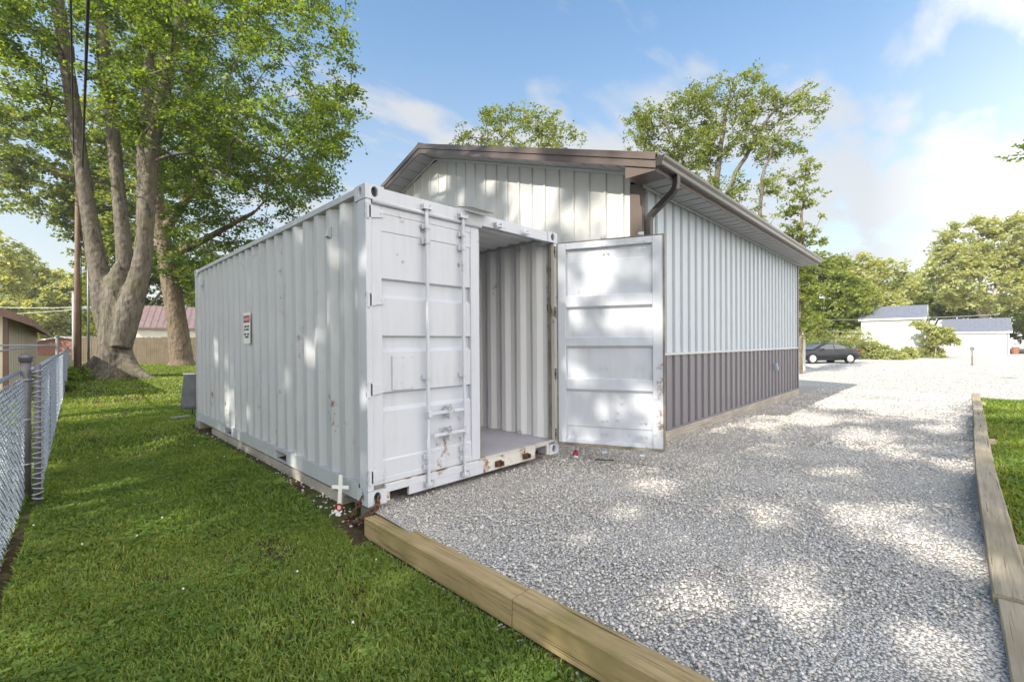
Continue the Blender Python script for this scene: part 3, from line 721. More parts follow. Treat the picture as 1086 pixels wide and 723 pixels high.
# ------------------------------------------------------------------ small things by the container
def cross():
    p = (-.075, .36); z = float(lawn_z(*p)) - .01; root = empty('grave_cross', (p[0], p[1], z), (R(2), R(3), R(-42))); root.scale = (.74, .74, .74)
    tag(root, 'small white cross with a red wreath standing by the container corner', 'cross')
    mb = MB(); mb.prism([(-.022,-.05),(.022,-.05),(.022,.29),(.095,.29),(.095,.33),(.022,.33),(.022,.45),(-.022,.45),(-.022,.33),(-.095,.33),(-.095,.29),(-.022,.29)], 'y', -.008, .008)
    mb.build('cross_body', M['white'], root, bevel=.003)
    mb = MB(); mb.torus((0,-.022,.085), (0,1,.0), (0,0,1), .036, .010, 18, 6)
    for k in range(26):
        g = k*2*math.pi/26; mb.ball((.036*math.sin(g)+random.uniform(-.006,.006), -.026+random.uniform(-.008,.008), .085+.036*math.cos(g)+random.uniform(-.006,.006)), .009, 5, 3)
    mb.build('wreath', M['red'], root)
    mb = MB()
    for k in range(14): mb.ball((random.uniform(-.07,.03), random.uniform(-.06,.0), random.uniform(.0,.045)), random.uniform(.012,.022), 6, 4)
    mb.build('white_flower', M['white'], root)
cross()
def chain():
    seg = []
    for pts in ([(-.006,.095,.06), (-.035,.12,-.02), (-.06,.17,-.11), (-.07,.26,-.135), (-.10,.33,-.15)], [(.083,-.012,.06), (.06,-.035,.0), (.0,-.03,-.045), (-.045,.02,-.09), (-.085,.12,-.145), (-.10,.20,-.155), (-.06,.30,-.13)]):
        P = [np.array(p, float) for p in pts]
        for a, b in zip(P[:-1], P[1:]):
            n = max(1, int(np.linalg.norm(b-a)/.034))
            for i in range(n): seg.append((a + (b-a)*i/n, a + (b-a)*(i+1)/n))
    mb = MB()
    for i, (a, b) in enumerate(seg):
        t = b - a; up = np.array([0,0,1.]) if i % 2 else np.cross(t, [0,0,1.])
        ax = np.cross(t, up + .01); mb.torus((a+b)/2, ax, t, .019, .0085, 12, 6, 1.4)
    o = mb.build('rusty_chain', M['rust'], smooth=True); tag(o, 'rusty chain looped through the bottom corner casting of the container', 'chain')
chain()
def block():
    mb = MB(); mb.box(.045, .27, .05, .22, -.22, -.008); o = mb.build('support_block', M['concrete'], bevel=.01); tag(o, 'concrete block under the front left corner of the container', 'block')
    mb = MB(); mb.box(W-.2, W+.0, .06, .30, -.16, .016); o = mb.build('support_block', M['concrete'], bevel=.01); tag(o, 'concrete block under the rusty right corner of the container', 'block')
    mb = MB(); mb.box(-.02, .3, LEN-.3, LEN, -.24, -.006); o = mb.build('support_block', M['concrete'], bevel=.01); tag(o, 'concrete block under the far lawn end of the container', 'block')
    mb = MB(); mb.box(0, .22, 0, 4.6, 0, .10); o = mb.build('support_beam', M['skirt'], loc=(.02, .5, -.115), bevel=.005); tag(o, 'weathered wooden beam lying under the lawn side of the container', 'beam')
block()
def red_lump():  # unidentified small red object, shaped as a cap with a collar
    root = empty('red_lump', (2.56, -.16, float(drive_z(2.5,-.2)))); tag(root, 'small red padlock lying on the gravel under the open door', 'lump')
    mb = MB(); mb.tube([(0,0,.02),(0.01,0,.055),(.015,0,.085),(.016,0,.10)], [.032,.035,.026,.004], 12); mb.build('cap_dome', M['red'], root, smooth=True)
    mb = MB(); mb.tube([(-.01,-.01,.0),(.0,0,.025)], [.034,.034], 12); mb.build('cap_collar', M['galv'], root)
    mb = MB(); s = [(random.uniform(-.01,.01)+i*.03, random.uniform(-.01,.01), .006+.004*math.sin(i)) for i in range(8)]
    mb.sweep([(-.018,-.003),(.018,-.003),(.018,.003),(-.018,.003)], s); o = mb.build('rubber_strip', M['rubber'], loc=(2.62,-.40,float(drive_z(2.6,-.4))+.02), rot=(0,0,R(-50))); tag(o, 'torn black rubber strip lying on the gravel below the open door', 'rubber strip')
red_lump()
def covered_stand():
    b = at(200.5, 436, 9.6); x, y = b[0], b[1]; z = float(lawn_z(x, y))
    root = empty('covered_sign_stand', (x, y, z), (0, 0, YAW - R(90))); tag(root, 'dark grey covered board on a thin leg behind the far end of the container', 'covered board')
    mb = MB(); n = 9; vs = []
    for i in range(n):
        t = i/(n-1); zz = .14 + t*.74; hw = .19 - .06*t; dd = .06 - .02*t
        for k in range(12):
            g = 2*math.pi*k/12; vs.append((hw*math.copysign(abs(math.cos(g))**.6, math.cos(g)) + .02*t + .008*math.sin(3*g+5*t), dd*math.sin(g) + .01*math.sin(7*t), zz))
    mb.add(vs, [(i*12+k, i*12+(k+1)%12, (i+1)*12+(k+1)%12, (i+1)*12+k) for i in range(n-1) for k in range(12)] + [tuple(range(11,-1,-1))])
    mb.build('cover', M['tarp'], root, smooth=True)
    mb = MB(); mb.box(-.10, .14, -.05, .05, .872, .90); mb.build('top_board', M['white'], root, bevel=.008)
    mb = MB(); mb.tube([(.06,0,-.02),(.10,0,.3)], .012, 8); mb.build('leg', M['ink'], root)
    c = at(192, 441, 9.2); mb = MB(); mb.prism([(-.16,-.09),(.15,-.12),(.18,.08),(-.04,.13),(-.18,.06)], 'z', 0, .03)
    o = mb.build('paving_stone', M['concrete'], loc=(c[0], c[1], float(lawn_z(c[0],c[1]))+.01), rot=(0,0,.4), bevel=.01); tag(o, 'flat pale paving stone on the grass below the covered board', 'paving stone')
covered_stand()

# ------------------------------------------------------------------ chain link fence
def mesh_wires(p0, p1, zb0, zb1, h, cell, r, amp=.010):
    """woven chain link: one flat spiral wire per column, hooked into its neighbours; returns MB"""
    p0, p1 = np.array(p0, float), np.array(p1, float); d = p1 - p0; Ln = np.linalg.norm(d); d /= Ln; nrm = np.array([-d[1], d[0]])
    mb = MB(); half = cell/math.sqrt(2); n = int(Ln/half); m = int(h/half)
    for k in range(n):
        pts = []; sway = random.uniform(-.006, .006)
        for j in range(m+1):
            sd_ = k*half + (half*1.04 if (j + k) % 2 else -half*.04); side = amp*(1 if (j + k) % 2 else -1)
            q = p0 + d*sd_ + nrm*(side + sway); pts.append((q[0], q[1], zb0 + (zb1-zb0)*sd_/Ln + j*half + random.uniform(-.003, .003)))
        mb.tube(pts, r, 4, caps=False)
    return mb
def fence():
    root = empty('chain_link_fence', (-1.956, 3.34, -.22)); tag(root, 'near chain link fence section with a domed end post', 'fence', 'chain link fences left of the lawn')
    O = Vector((-1.956, 3.34, -.22))
    def B(mb, name, mat, rt=root, o=O, **k):
        mb.v = [(x-o[0], y-o[1], z-o[2]) for x, y, z in mb.v]; return mb.build(name, mat, rt, **k)
    a, b = (-2.12, -2.0), (-1.965, 3.30)
    B(mesh_wires(a, b, -.20, -.20, 1.22, .056, .0024), 'wire_mesh', M['chain'])
    mb = MB(); mb.tube([(a[0]-.03,a[1],1.03),(b[0]-.03,b[1],1.03)], .017, 10); B(mb, 'top_rail', M['chain'], smooth=True)
    mb = MB(); mb.tube([(-1.956,3.34,-.3),(-1.956,3.34,1.16)], .040, 16); B(mb, 'post', M['post'], smooth=True)
    mb = MB(); mb.tube([(-1.956,3.34,1.13),(-1.956,3.34,1.165),(-1.956,3.34,1.175),(-1.956,3.34,1.20),(-1.956,3.34,1.215)], [.05,.05,.06,.04,.008], 16); B(mb, 'post_cap', M['post'], smooth=True)
    for z in (.1, .55, .95):
        mb = MB(); mb.torus((-1.956,3.34,z), (0,0,1), (1,0,0), .043, .008, 16, 6); mb.cyl((-1.90,3.33,z), (1,0,0), .008, .05, 8); B(mb, 'tension_band', M['galv'])
    # far run
    root2 = empty('chain_link_fence', (-1.866, 2.86, -.22)); tag(root2, 'long chain link fence run receding towards the big tree', 'fence', 'chain link fences left of the lawn')
    O2 = Vector((-1.866, 2.86, -.22)); pts = [(-1.866,2.90), (-1.63,11.6), (-1.18,25.0)]
    B2 = lambda mb, name, mat, **k: B(mb, name, mat, root2, O2, **k)
    for (p, q), zt, cell in zip(zip(pts[:-1], pts[1:]), (1.30, 1.28), (.055, .07)):
        z0, z1 = float(lawn_z(*p))+.02, float(lawn_z(*q))+.02
        B2(mesh_wires(p, q, z0, z1, zt, cell, .0026), 'wire_mesh', M['chain'])
        mb = MB(); mb.tube([(p[0]-.03,p[1],z0+zt-.02),(q[0]-.03,q[1],z1+zt-.02)], .017, 8); B2(mb, 'top_rail', M['chain'], smooth=True)
    # loose roll of mesh at the start, brown inner post
    mb = MB()
    for k in range(26):
        z = -.15 + k*.048; mb.torus((-1.862, 2.84, z), (.25*(-1)**k, .1, 1), (1,0,0), .038, .006, 12, 4)
    B2(mb, 'mesh_end', M['galv'])
    mb = MB(); mb.tube([(-1.866,2.86,-.3),(-1.866,2.86,1.12)], .024, 12); B2(mb, 'post', M['post'], smooth=True)
    for (x, y, h, r) in ((-1.63,11.6,1.72,.032), (-1.77,5.8,1.12,.024), (-1.71,8.7,1.12,.024), (-1.48,16,1.2,.024), (-1.33,20.5,1.2,.024), (-1.18,25,1.3,.03)):
        mb = MB(); z = float(lawn_z(x, y)); mb.tube([(x-.03,y,z-.1),(x-.03,y,z+h)], r, 10); mb.ball((x-.03,y,z+h), r*1.25, 10, 6, .8); B2(mb, 'post', M['post'], smooth=True)
    # the rails of the neighbour's yard
    mb = MB(); mb.tube([(-1.66,11.6,1.30),(-9,11.9,1.28)], .018, 8); o = mb.build('fence_rail', M['chain'], smooth=True); tag(o, 'pale fence rail running left from the tall fence post', 'rail', 'pale rails behind the fence')
    mb = MB(); mb.tube([(-1.68,11.5,1.33),(-2.5,2.0,1.17),(-2.7,-1.5,1.15)], .012, 8); o = mb.build('fence_rail', M['chain'], smooth=True); tag(o, 'pale slanting rail from the tall fence post over the near fence', 'rail', 'pale rails behind the fence')
fence()

# ------------------------------------------------------------------ left background
def gable_shed(name, label, cat, c, yaw, w, l, hw, hr, wall, roof, eave=.3, trim=None, ribs_=12, gable_mat=None):
    """c = near ground corner; w along local x (gable width), l along local y"""
    root = empty(name, c, (0,0,yaw)); tag(root, label, cat)
    mb = MB(); mb.box(.0, w, 0, .05, -.3, hw); mb.box(0, w, l-.05, l, -.3, hw); mb.box(0, .05, .05, l-.05, -.3, hw); mb.box(w-.05, w, .05, l-.05, -.3, hw)
    mb.build('wall', wall, root)
    mb = MB(); mb.prism([(0,hw),(w,hw),(w/2,hr)], 'y', .0, .05); mb.prism([(0,hw),(w,hw),(w/2,hr)], 'y', l-.05, l); mb.build('gable', gable_mat or wall, root)
    for s in (-1, 1):
        mb = MB(); xe = (-eave if s < 0 else w+eave); ze = hw - (hr-hw)/(w/2)*eave
        mb.prism([(xe, ze), (w/2, hr), (w/2, hr+.06), (xe, ze+.06)], 'y', -eave, l+eave)
        for k in range(ribs_+1):
            y = -eave + (l+2*eave)*k/ribs_
            mb.prism([(xe, ze+.06), (w/2, hr+.06), (w/2, hr+.095), (xe, ze+.095)], 'y', y-.02, y+.02)
        mb.build('roof', roof, root)
        mb = MB(); mb.box(xe-.02, xe+.02, -eave-.01, l+eave+.01, ze-.10, ze+.055); mb.build('eave_board', trim or roof, root)
    for y0_ in (-eave-.03, l+eave+.001):
        mb = MB()
        for s in (-1, 1):
            xe = (-eave if s < 0 else w+eave); ze = hw - (hr-hw)/(w/2)*eave
            mb.prism([(xe, ze+.08), (w/2, hr+.08), (w/2, hr-.10), (xe, ze-.10)], 'y', y0_, y0_+.028)
        mb.build('rake_board', trim or roof, root)
    return root
t = gable_shed('tan_shed', 'tan sided outbuilding with a brown overhanging roof behind the chain link fence', 'shed', (-8.6, 15.2, -.2), R(-1), 6.0, 19.0, 2.35, 3.7, M['tan'], M['brownroof'], .5)
mb = MB(); mb.box(5.93, 6.03, -.03, .08, -.2, 2.3); mb.build('corner_trim', M['brownroof'], t)
mb = MB()
for k in range(14): mb.box(.3+k*.41, .32+k*.41, -.008, .004, -.2, 2.3)
for k in range(24): mb.box(6.0, 6.008, .6+k*.75, .62+k*.75, -.2, 2.25)
mb.build('siding_groove', M['brownroof'], t)
p = at(40, 372, 62); t = gable_shed('red_building', 'low red building with a white eave beyond the tan outbuilding', 'building', (p[0]-1, p[1], .0), R(-40), 9, 6, 1.7, 2.5, M['redwall'], M['shedwhite'], .3, M['white'])
p = at(157, 392, 46); t = gable_shed('red_roofed_house', 'pale house with a red metal roof behind the wooden fence', 'house', (p[0], p[1], 0), YAW-R(90)-R(62), 5.4, 10.0, 3.1, 5.1, M['cream'], M['redroof'], .25, M['redroof'], 22)
p = at(128, 392, 50); t = gable_shed('grey_roofed_shed', 'low grey roofed shed between the big trunk and the red roofed house', 'shed', (p[0], p[1], 0), YAW-R(90), 4, 3, 1.6, 2.6, M['cream'], M['concrete'], .2)

def board_fence():
    a, b = at(84, 391, 31.0), at(236, 391, 31.0); L_ = np.linalg.norm((b-a)[:2]); u = (b-a)/L_
    root = empty('board_fence', (a[0], a[1], 0.0), (0,0,math.atan2(u[1],u[0]))); tag(root, 'weathered brown board fence behind the two big trunks', 'fence')
    mb = MB(); x = 0
    while x < L_:
        w_ = .14 + random.uniform(-.005,.005); h_ = 1.86 + random.uniform(-.03,.03); mb.box(x, x+w_-.008, random.uniform(-.006,.006), .022, -.25, h_); x += w_
    mb.build('board_row', M['fence_wood'], root)
    for z in (.3, 1.5):
        mb = MB(); mb.box(0, L_, .024, .06, z, z+.09); mb.build('rail', M['fence_wood'], root)
board_fence()
def utility_pole():
    p = at(82, 395, 24.5); x, y = p[0], p[1]; z = float(lawn_z(x, y))
    root = empty('utility_pole', (x, y, z)); tag(root, 'brown wooden utility pole beside the big multi stemmed tree', 'utility pole')
    mb = MB(); mb.tube([(0,0,-.3),(0,0,5),(0.02,0,11.0)], [.14,.125,.10], 14); mb.build('shaft', M['pole'], root, smooth=True)
    mb = MB(); mb.box(-1.0, 1.0, -.05, .05, 10.3, 10.42); mb.build('crossarm', M['pole'], root)
    mb = MB(); mb.tube([(.15,-.03,.0),(.15,-.03,10.2)], .02, 8); mb.build('conduit', M['cable'], root)
    q = np.array([-2.5, -27, 0.0]); A = np.array([x, y, z])
    for k, (off, h0, lab) in enumerate(((-.12, 10.1, 'slim black overhead cable, left strand of the pair above the lawn'), (.16, 9.6, 'thick black overhead cable, right strand of the pair above the lawn'))):
        pts = []
        for i in range(25):
            t = i/24; P = A*(1-t) + q*t; pts.append((P[0]+off, P[1], z + h0 - 3.2*t*(1-t)*(1+.1*k)))
        mb = MB(); mb.tube(pts, .022 + .012*k, 6); o = mb.build('overhead_cable', M['cable'], smooth=True); tag(o, lab, 'cable', 'overhead cables above the lawn')
    p = at(77.5, 390, 40); mb = MB(); mb.tube([(p[0],p[1],-.3),(p[0],p[1],6.0)], .07, 8); mb.cyl((p[0],p[1],6.02), (0,0,1), .11, .08, 8); o = mb.build('pale_post', M['pale_wire'], smooth=True); tag(o, 'thin pale post just left of the brown utility pole', 'post')
    p = at(94, 390, 23); mb = MB(); zz = float(lawn_z(p[0],p[1])); mb.tube([(p[0],p[1],zz-.3),(p[0]-.02,p[1],zz+6.2)], .05, 8); mb.ball((p[0]-.02,p[1],zz+6.2), .06, 8, 5); o = mb.build('grey_post', M['post'], smooth=True); tag(o, 'slim grey post between the utility pole and the big trunk', 'post')
    for y0, y1, h, lab in ((324, 325, .02, 'upper pale wire crossing behind the utility pole'), (334, 326, .018, 'lower sagging pale wire crossing behind the utility pole')):
        a, b = at(-40, y0, 30), at(100, y1, 30); pts = [a*(1-t)+b*t - np.array([0,0,.5*t*(1-t)]) for t in np.linspace(0,1,12)]
        mb = MB(); mb.tube(pts, h, 6); o = mb.build('pale_wire', M['pale_wire']); tag(o, lab, 'wire', 'pale wires by the pole')
utility_pole()

# ------------------------------------------------------------------ right background
gable_shed('white_shed', 'tall white shed with a slate metal roof beyond the parked car', 'shed', (58.0, -1.4, .09), 0, 5.0, 4.9, 4.0, 5.3, M['shedwhite'], M['greyroof'], .2, M['white'], 16)
t = gable_shed('white_garage', 'low wide white garage with a slate metal roof at the far side of the lot', 'garage', (72.0, -7.9, .09), 0, 6.0, 5.2, 2.8, 4.35, M['shedwhite'], M['greyroof'], .2, M['white'], 16)
mb = MB(); mb.box(-.03, .03, .12, .2, 0, 2.75); mb.build('corner_trim', M['greyroof'], t)
def small_white_corner():
    p = at(841, 388, 27); root = empty('white_trailer', (p[0], p[1], 0.0), (0,0,R(20))); tag(root, 'white trailer end just past the far corner of the metal building', 'trailer')
    mb = MB(); mb.prism([(0,-.1),(1.8,-.1),(1.8,2.2),(.25,2.2),(0,1.75)], 'x', -2.5, 0); mb.v = [(x, y-.25, z) for x, y, z in mb.v]; mb.build('shell', M['shedwhite'], root, bevel=.03)
    mb = MB(); mb.tube([(-.6,.4,.0),(-.6,.55,.0)], .3, 14); mb.build('wheel', M['tyre'], root)
small_white_corner()
def marker():
    p = at(1031, 390, 28); z = float(drive_z(p[0], p[1])); root = empty('marker_post', (p[0], p[1], z), (0, R(4), 0)); tag(root, 'short marker post with a round head standing on the pale lot', 'marker post')
    mb = MB(); mb.tube([(0,0,-.1),(0,0,.95)], .04, 8); mb.build('stake', M['pole'], root)
    mb = MB(); mb.tube([(-.04,0,1.03),(.04,0,1.03)], .13, 14); mb.build('reflector', M['tarp'], root)
marker()
for px0, px1, ya, yb, D, lab in ((860, 1060, 339, 333, 40, 'upper pale wire in front of the trees beyond the lot'), (868, 930, 349.5, 350.5, 38, 'lower pale wire ending at the white shed')):
    a, b = at(px0, ya, D), at(px1, yb, D); pts = [a*(1-t)+b*t - np.array([0,0,.6*t*(1-t)]) for t in np.linspace(0,1,14)]
    mb = MB(); mb.tube(pts, .013, 6); o = mb.build('pale_wire', M['pale_wire']); tag(o, lab, 'wire', 'pale wires over the lot')
def far_oddments():
    p = at(1077, 378, 62); z = float(drive_z(p[0],p[1]))
    root = empty('red_bin', (p[0],p[1],z)); tag(root, 'reddish bin beside the white garage at the far side of the lot', 'bin')
    mb = MB(); mb.tube([(0,0,0),(0,0,.9)], [.30,.38], 12); mb.build('bin_body', M['redwall'], root); mb = MB(); mb.tube([(0,0,.9),(0,0,1.0)], [.42,.36], 12); mb.build('lid', M['redwall'], root)
far_oddments()

def car():
    p = at(906, 383.5, 32.5); ax = np.array([-RV[0], -RV[1]]); z = .045
    root = empty('parked_car', (p[0]+ax[0]*2.35, p[1]+ax[1]*2.35, z), (0,0,math.atan2(-RV[1], -RV[0]) + R(6))); tag(root, 'dark sedan parked in front of the bushes beyond the metal building', 'car')
    # local x forward (nose at +2.35), y left. stations: x, half width, z bottom, z belt, z shoulder/top
    st = [(-2.35,.62,.42,.80,.84),(-2.28,.80,.30,.88,.97),(-1.9,.88,.24,.92,1.02),(-1.45,.90,.22,.93,1.03),(-.6,.91,.20,.92,.98),(.3,.91,.20,.90,.96),(1.0,.90,.20,.88,.94),(1.5,.89,.22,.84,.90),(2.0,.84,.26,.74,.80),(2.28,.70,.32,.60,.66),(2.36,.50,.40,.52,.56)]
    mb = MB(); vs = []; n = 8
    for x, w, zb, zs, zt in st:
        vs += [(x,-w*.86,zb),(x,-w,zb+.18),(x,-w*.99,zs-.06),(x,-w*.88,zt),(x,w*.88,zt),(x,w*.99,zs-.06),(x,w,zb+.18),(x,w*.86,zb)]
    mb.add(vs, [(i*n+k,i*n+(k+1)%n,(i+1)*n+(k+1)%n,(i+1)*n+k) for i in range(len(st)-1) for k in range(n)] + [tuple(range(n)), tuple((len(st)-1)*n+k for k in range(n))])
    mb.build('body', M['carpaint'], root, smooth=True, bevel=.02)
    cab = [(-1.75,.70,1.00,1.04),(-1.25,.66,1.0,1.26),(-.75,.63,.98,1.40),(-.2,.63,.97,1.45),(.25,.64,.96,1.41),(.75,.68,.94,1.20),(1.25,.74,.92,.95)]
    mb = MB(); vs = []
    for x, w, zb, zt in cab: vs += [(x,-.82,zb-.02),(x,-w-.02,zt-.05),(x,-w+.1,zt),(x,w-.1,zt),(x,w+.02,zt-.05),(x,.82,zb-.02)]
    mb.add(vs, [(i*6+k,i*6+k+1,(i+1)*6+k+1,(i+1)*6+k) for i in range(len(cab)-1) for k in range(5)]); mb.build('cabin', M['carpaint'], root, smooth=True)
    for s in (-1, 1):
        for (xa, xb) in ((-1.15, -.32), (-.26, .72)):
            mb = MB(); pts = []
            xs = np.linspace(xa, xb, 5); cx = [c[0] for c in cab]
            for x in xs:
                w = np.interp(x, cx, [c[1] for c in cab]); zb = np.interp(x, cx, [c[2] for c in cab]); zt = np.interp(x, cx, [c[3] for c in cab])
                pts += [(x, s*.835, zb+.02), (x, s*(w+.042), max(zb+.03, zt-.09))]
            mb.add(pts, [(2*i,2*i+1,2*i+3,2*i+2) for i in range(4)]); mb.build('window', M['glass'], root)
    mb = MB(); mb.add([(-1.78,-.62,1.045),(-1.78,.62,1.045),(-1.0,.56,1.362),(-1.0,-.56,1.362)], [(0,1,2,3)]); mb.build('rear_window', M['glass'], root)
    mb = MB(); mb.add([(1.27,-.66,.965),(1.27,.66,.965),(.42,.56,1.365),(.42,-.56,1.365)], [(0,1,2,3)]); mb.build('windscreen', M['glass'], root)
    for x in (-1.42, 1.42):
        for s in (-1, 1):
            w = empty('wheel', (x, s*.80, .33), parent=root)
            mb = MB(); mb.tube([(0,-.1,0),(0,-.09,0),(0,.09,0),(0,.1,0)], [.30,.33,.33,.30], 22); mb.build('tyre', M['tyre'], w)
            mb = MB(); mb.tube([(0,s*.10,0),(0,s*.112,0)], [.25,.20], 18)
            mb.build('rim', M['alloy'], w)
            mb = MB(); mb.torus((x, s*.905, .34), (0,1,0), (0,0,1), .355, .02, 22, 6); mb.build('wheel_arch', M['carpaint'], root)
    for s in (-1, 1):
        mb = MB(); mb.obox((-2.25, s*.66, .86), (.10,.0,.0), (0,.17,0), (0,0,.075)); mb.build('tail_lamp', M['lamp_red'], root, bevel=.02)
        mb = MB(); mb.ball((.72, s*.98, 1.0), .10, 8, 6, .7); mb.build('mirror', M['carpaint'], root, smooth=True)
    mb = MB(); mb.obox((-2.33,0,.48), (.06,0,0), (0,.75,0), (0,0,.10)); mb.build('bumper', M['carpaint'], root, bevel=.03)
car()

# ------------------------------------------------------------------ trees
def blob(px, py, D, r, u=None, d=None):
    """crown lobe: centre in the photo at distance D, radii across / up / in depth (m)"""
    return (at(px, py, D), r, u or r, d or r)
def in_blobs(blobs, n, g, hollow=.35, clump=.9, thr=.42):
    vol = np.array([b[1]*b[2]*b[3] for b in blobs]); k = g.choice(len(blobs), n*4, p=vol**.8/np.sum(vol**.8))
    dirs = g.normal(size=(n*4, 3)); dirs /= np.linalg.norm(dirs, axis=1)[:, None]
    rad = g.uniform(hollow, 1, n*4)**.5
    q = dirs*rad[:, None]; C = np.array([b[0] for b in blobs])[k]; S = np.array([b[1:] for b in blobs])[k]
    P = C + q[:, :1]*S[:, :1]*RV + q[:, 1:2]*S[:, 2:3]*DV + q[:, 2:]*S[:, 1:2]*np.array([0, 0, 1])
    # uneven: keep where a cheap noise is high -> clumps and gaps
    ph = g.uniform(0, 6.28, 9); f = clump
    nz = (np.sin(P[:,0]*f+ph[0]) + np.sin(P[:,1]*f*1.13+ph[1]) + np.sin(P[:,2]*f*1.27+ph[2]) + .7*np.sin((P[:,0]+P[:,2])*f*2.1+ph[3]) + .7*np.sin((P[:,1]-P[:,2])*f*2.3+ph[4]) + .7*np.sin((P[:,0]-P[:,1])*f*1.9+ph[5]))/5.1*.5 + .5
    keep = nz + g.normal(0, .06, len(P)) > thr
    P = P[keep]; return P[:n]
def limbs(stems, targets, g, seg=.7, r_tip=.012, expo=2.35, rise_pen=1.2, maxr=.16):
    """grow branches from the given stems to every target; returns tubes as arrays"""
    pos = []; par = []; fixed = []
    for st in stems:
        st = [(np.array(p, float), r) for p, r in st]; last = -1
        if 'join' and pos:
            dd = [np.linalg.norm(q - st[0][0]) for q in pos]; last = int(np.argmin(dd))
        for (a, ra), (b, rb) in zip(st[:-1], st[1:]):
            m = max(1, int(np.linalg.norm(b-a)/seg))
            for i in range(m):
                t = i/m; pos.append(a + (b-a)*t + (g.normal(0, .03, 3) if i else 0)); par.append(last); fixed.append(ra + (rb-ra)*t); last = len(pos)-1
        pos.append(st[-1][0]); par.append(last); fixed.append(st[-1][1])
    ns = len(pos); base = np.array(pos); tz = base[:, 2].min()
    T = np.array(targets); d0 = np.array([np.min(np.linalg.norm(base - t, axis=1)) for t in T]); T = T[np.argsort(d0)]
    A = np.zeros((ns + len(T)*14, 3)); A[:ns] = base; cnt = ns
    hmin = tz + .28*(base[:, 2].max() - tz)
    for t in T:
        df = t - A[:cnt]; d = np.linalg.norm(df, axis=1); cost = d + rise_pen*np.maximum(0, A[:cnt, 2] - t[2] + .1*d) + 50*(A[:cnt, 2] < min(hmin, t[2]))
        j = int(np.argmin(cost)); m = min(12, max(1, int(d[j]/seg))); a = A[j].copy(); last = j
        bow = np.array([0, 0, .10*d[j]]) + g.normal(0, .06*d[j], 3)
        for i in range(1, m+1):
            w = i/m; p = a + (t-a)*w + bow*4*w*(1-w)*.6 + (g.normal(0, .05, 3) if i < m else 0)
            A[cnt] = p; par.append(last); fixed.append(0); last = cnt; cnt += 1
    A = A[:cnt]; par = np.array(par); fixed = np.array(fixed)
    acc = np.zeros(cnt); child = np.zeros(cnt, bool)
    child[par[par >= 0]] = True
    for i in range(cnt-1, ns-1, -1):
        if not child[i]: acc[i] = r_tip**expo
        acc[par[i]] += acc[i]
    r = acc**(1/expo); r = np.minimum(r, maxr); r[:ns] = fixed[:ns]
    return A, par, r, ns
def tube_mesh(A, par, r, sides=6):
    idx = np.where(par >= 0)[0]; a = A[par[idx]]; b = A[idx]; rb = r[idx]; ra = np.minimum(r[par[idx]], rb*1.35)
    t = b - a; ln = np.linalg.norm(t, axis=1); ok = ln > 1e-4; idx, a, b, ra, rb, t, ln = idx[ok], a[ok], b[ok], ra[ok], rb[ok], t[ok], ln[ok]
    t = t/ln[:, None]; b = b + t*(rb*.35)[:, None]; h = np.where(np.abs(t[:, 2:]) < .9, np.array([[0, 0, 1.]]), np.array([[1., 0, 0]])); u = np.cross(t, h); u /= np.linalg.norm(u, axis=1)[:, None]; v = np.cross(t, u)
    g = np.arange(sides)*2*math.pi/sides; c, s = np.cos(g), np.sin(g)
    ring = u[:, None]*c[None, :, None] + v[:, None]*s[None, :, None]
    V = np.concatenate([a[:, None] + ring*ra[:, None, None], b[:, None] + ring*rb[:, None, None]], 1).reshape(-1, 3)
    k = np.arange(sides); q = np.stack([k, (k+1) % sides, sides+(k+1) % sides, sides+k], -1)
    L = (q[None] + (np.arange(len(idx))*2*sides)[:, None, None]).reshape(-1, 4)
    return V, L
def leaf_mesh(P, g, per, spread, size, flat=.45, droop=.25):
    n = len(P)*per; C = np.repeat(P, per, 0); off = g.normal(size=(n, 3)); off /= (np.linalg.norm(off, axis=1)[:, None] + 1e-6); off *= (g.uniform(0, 1, n)**.6)[:, None]*spread
    # every spray lies in its own slightly tilted plane
    til = np.repeat(g.normal(0, .35, (len(P), 2)), per, 0)
    off[:, 2] = off[:, 2]*flat + off[:, 0]*til[:, 0] + off[:, 1]*til[:, 1] - droop*np.hypot(off[:, 0], off[:, 1])**1.5
    C = C + off
    nrm = np.stack([til[:, 0]*-.6, til[:, 1]*-.6, np.ones(n)*.8], -1) + g.normal(0, .55, (n, 3)); nrm /= np.linalg.norm(nrm, axis=1)[:, None]
    ax = off*np.array([1, 1, .3]) + g.normal(0, .5*spread, (n, 3)); ax -= nrm*np.sum(ax*nrm, 1)[:, None]; ax /= np.linalg.norm(ax, axis=1)[:, None] + 1e-9
    sdv = np.cross(nrm, ax); s = size*g.uniform(.6, 1.3, n)[:, None]
    fold = nrm*s*.16
    V = np.stack([C - ax*s*.5, C + sdv*s*.38 + fold - ax*s*.1, C + ax*s*.55, C - sdv*s*.38 + fold - ax*s*.1], 1).reshape(-1, 3)
    L = (np.arange(n)*4)[:, None] + np.array([[0, 1, 2, 3]])
    return V, L
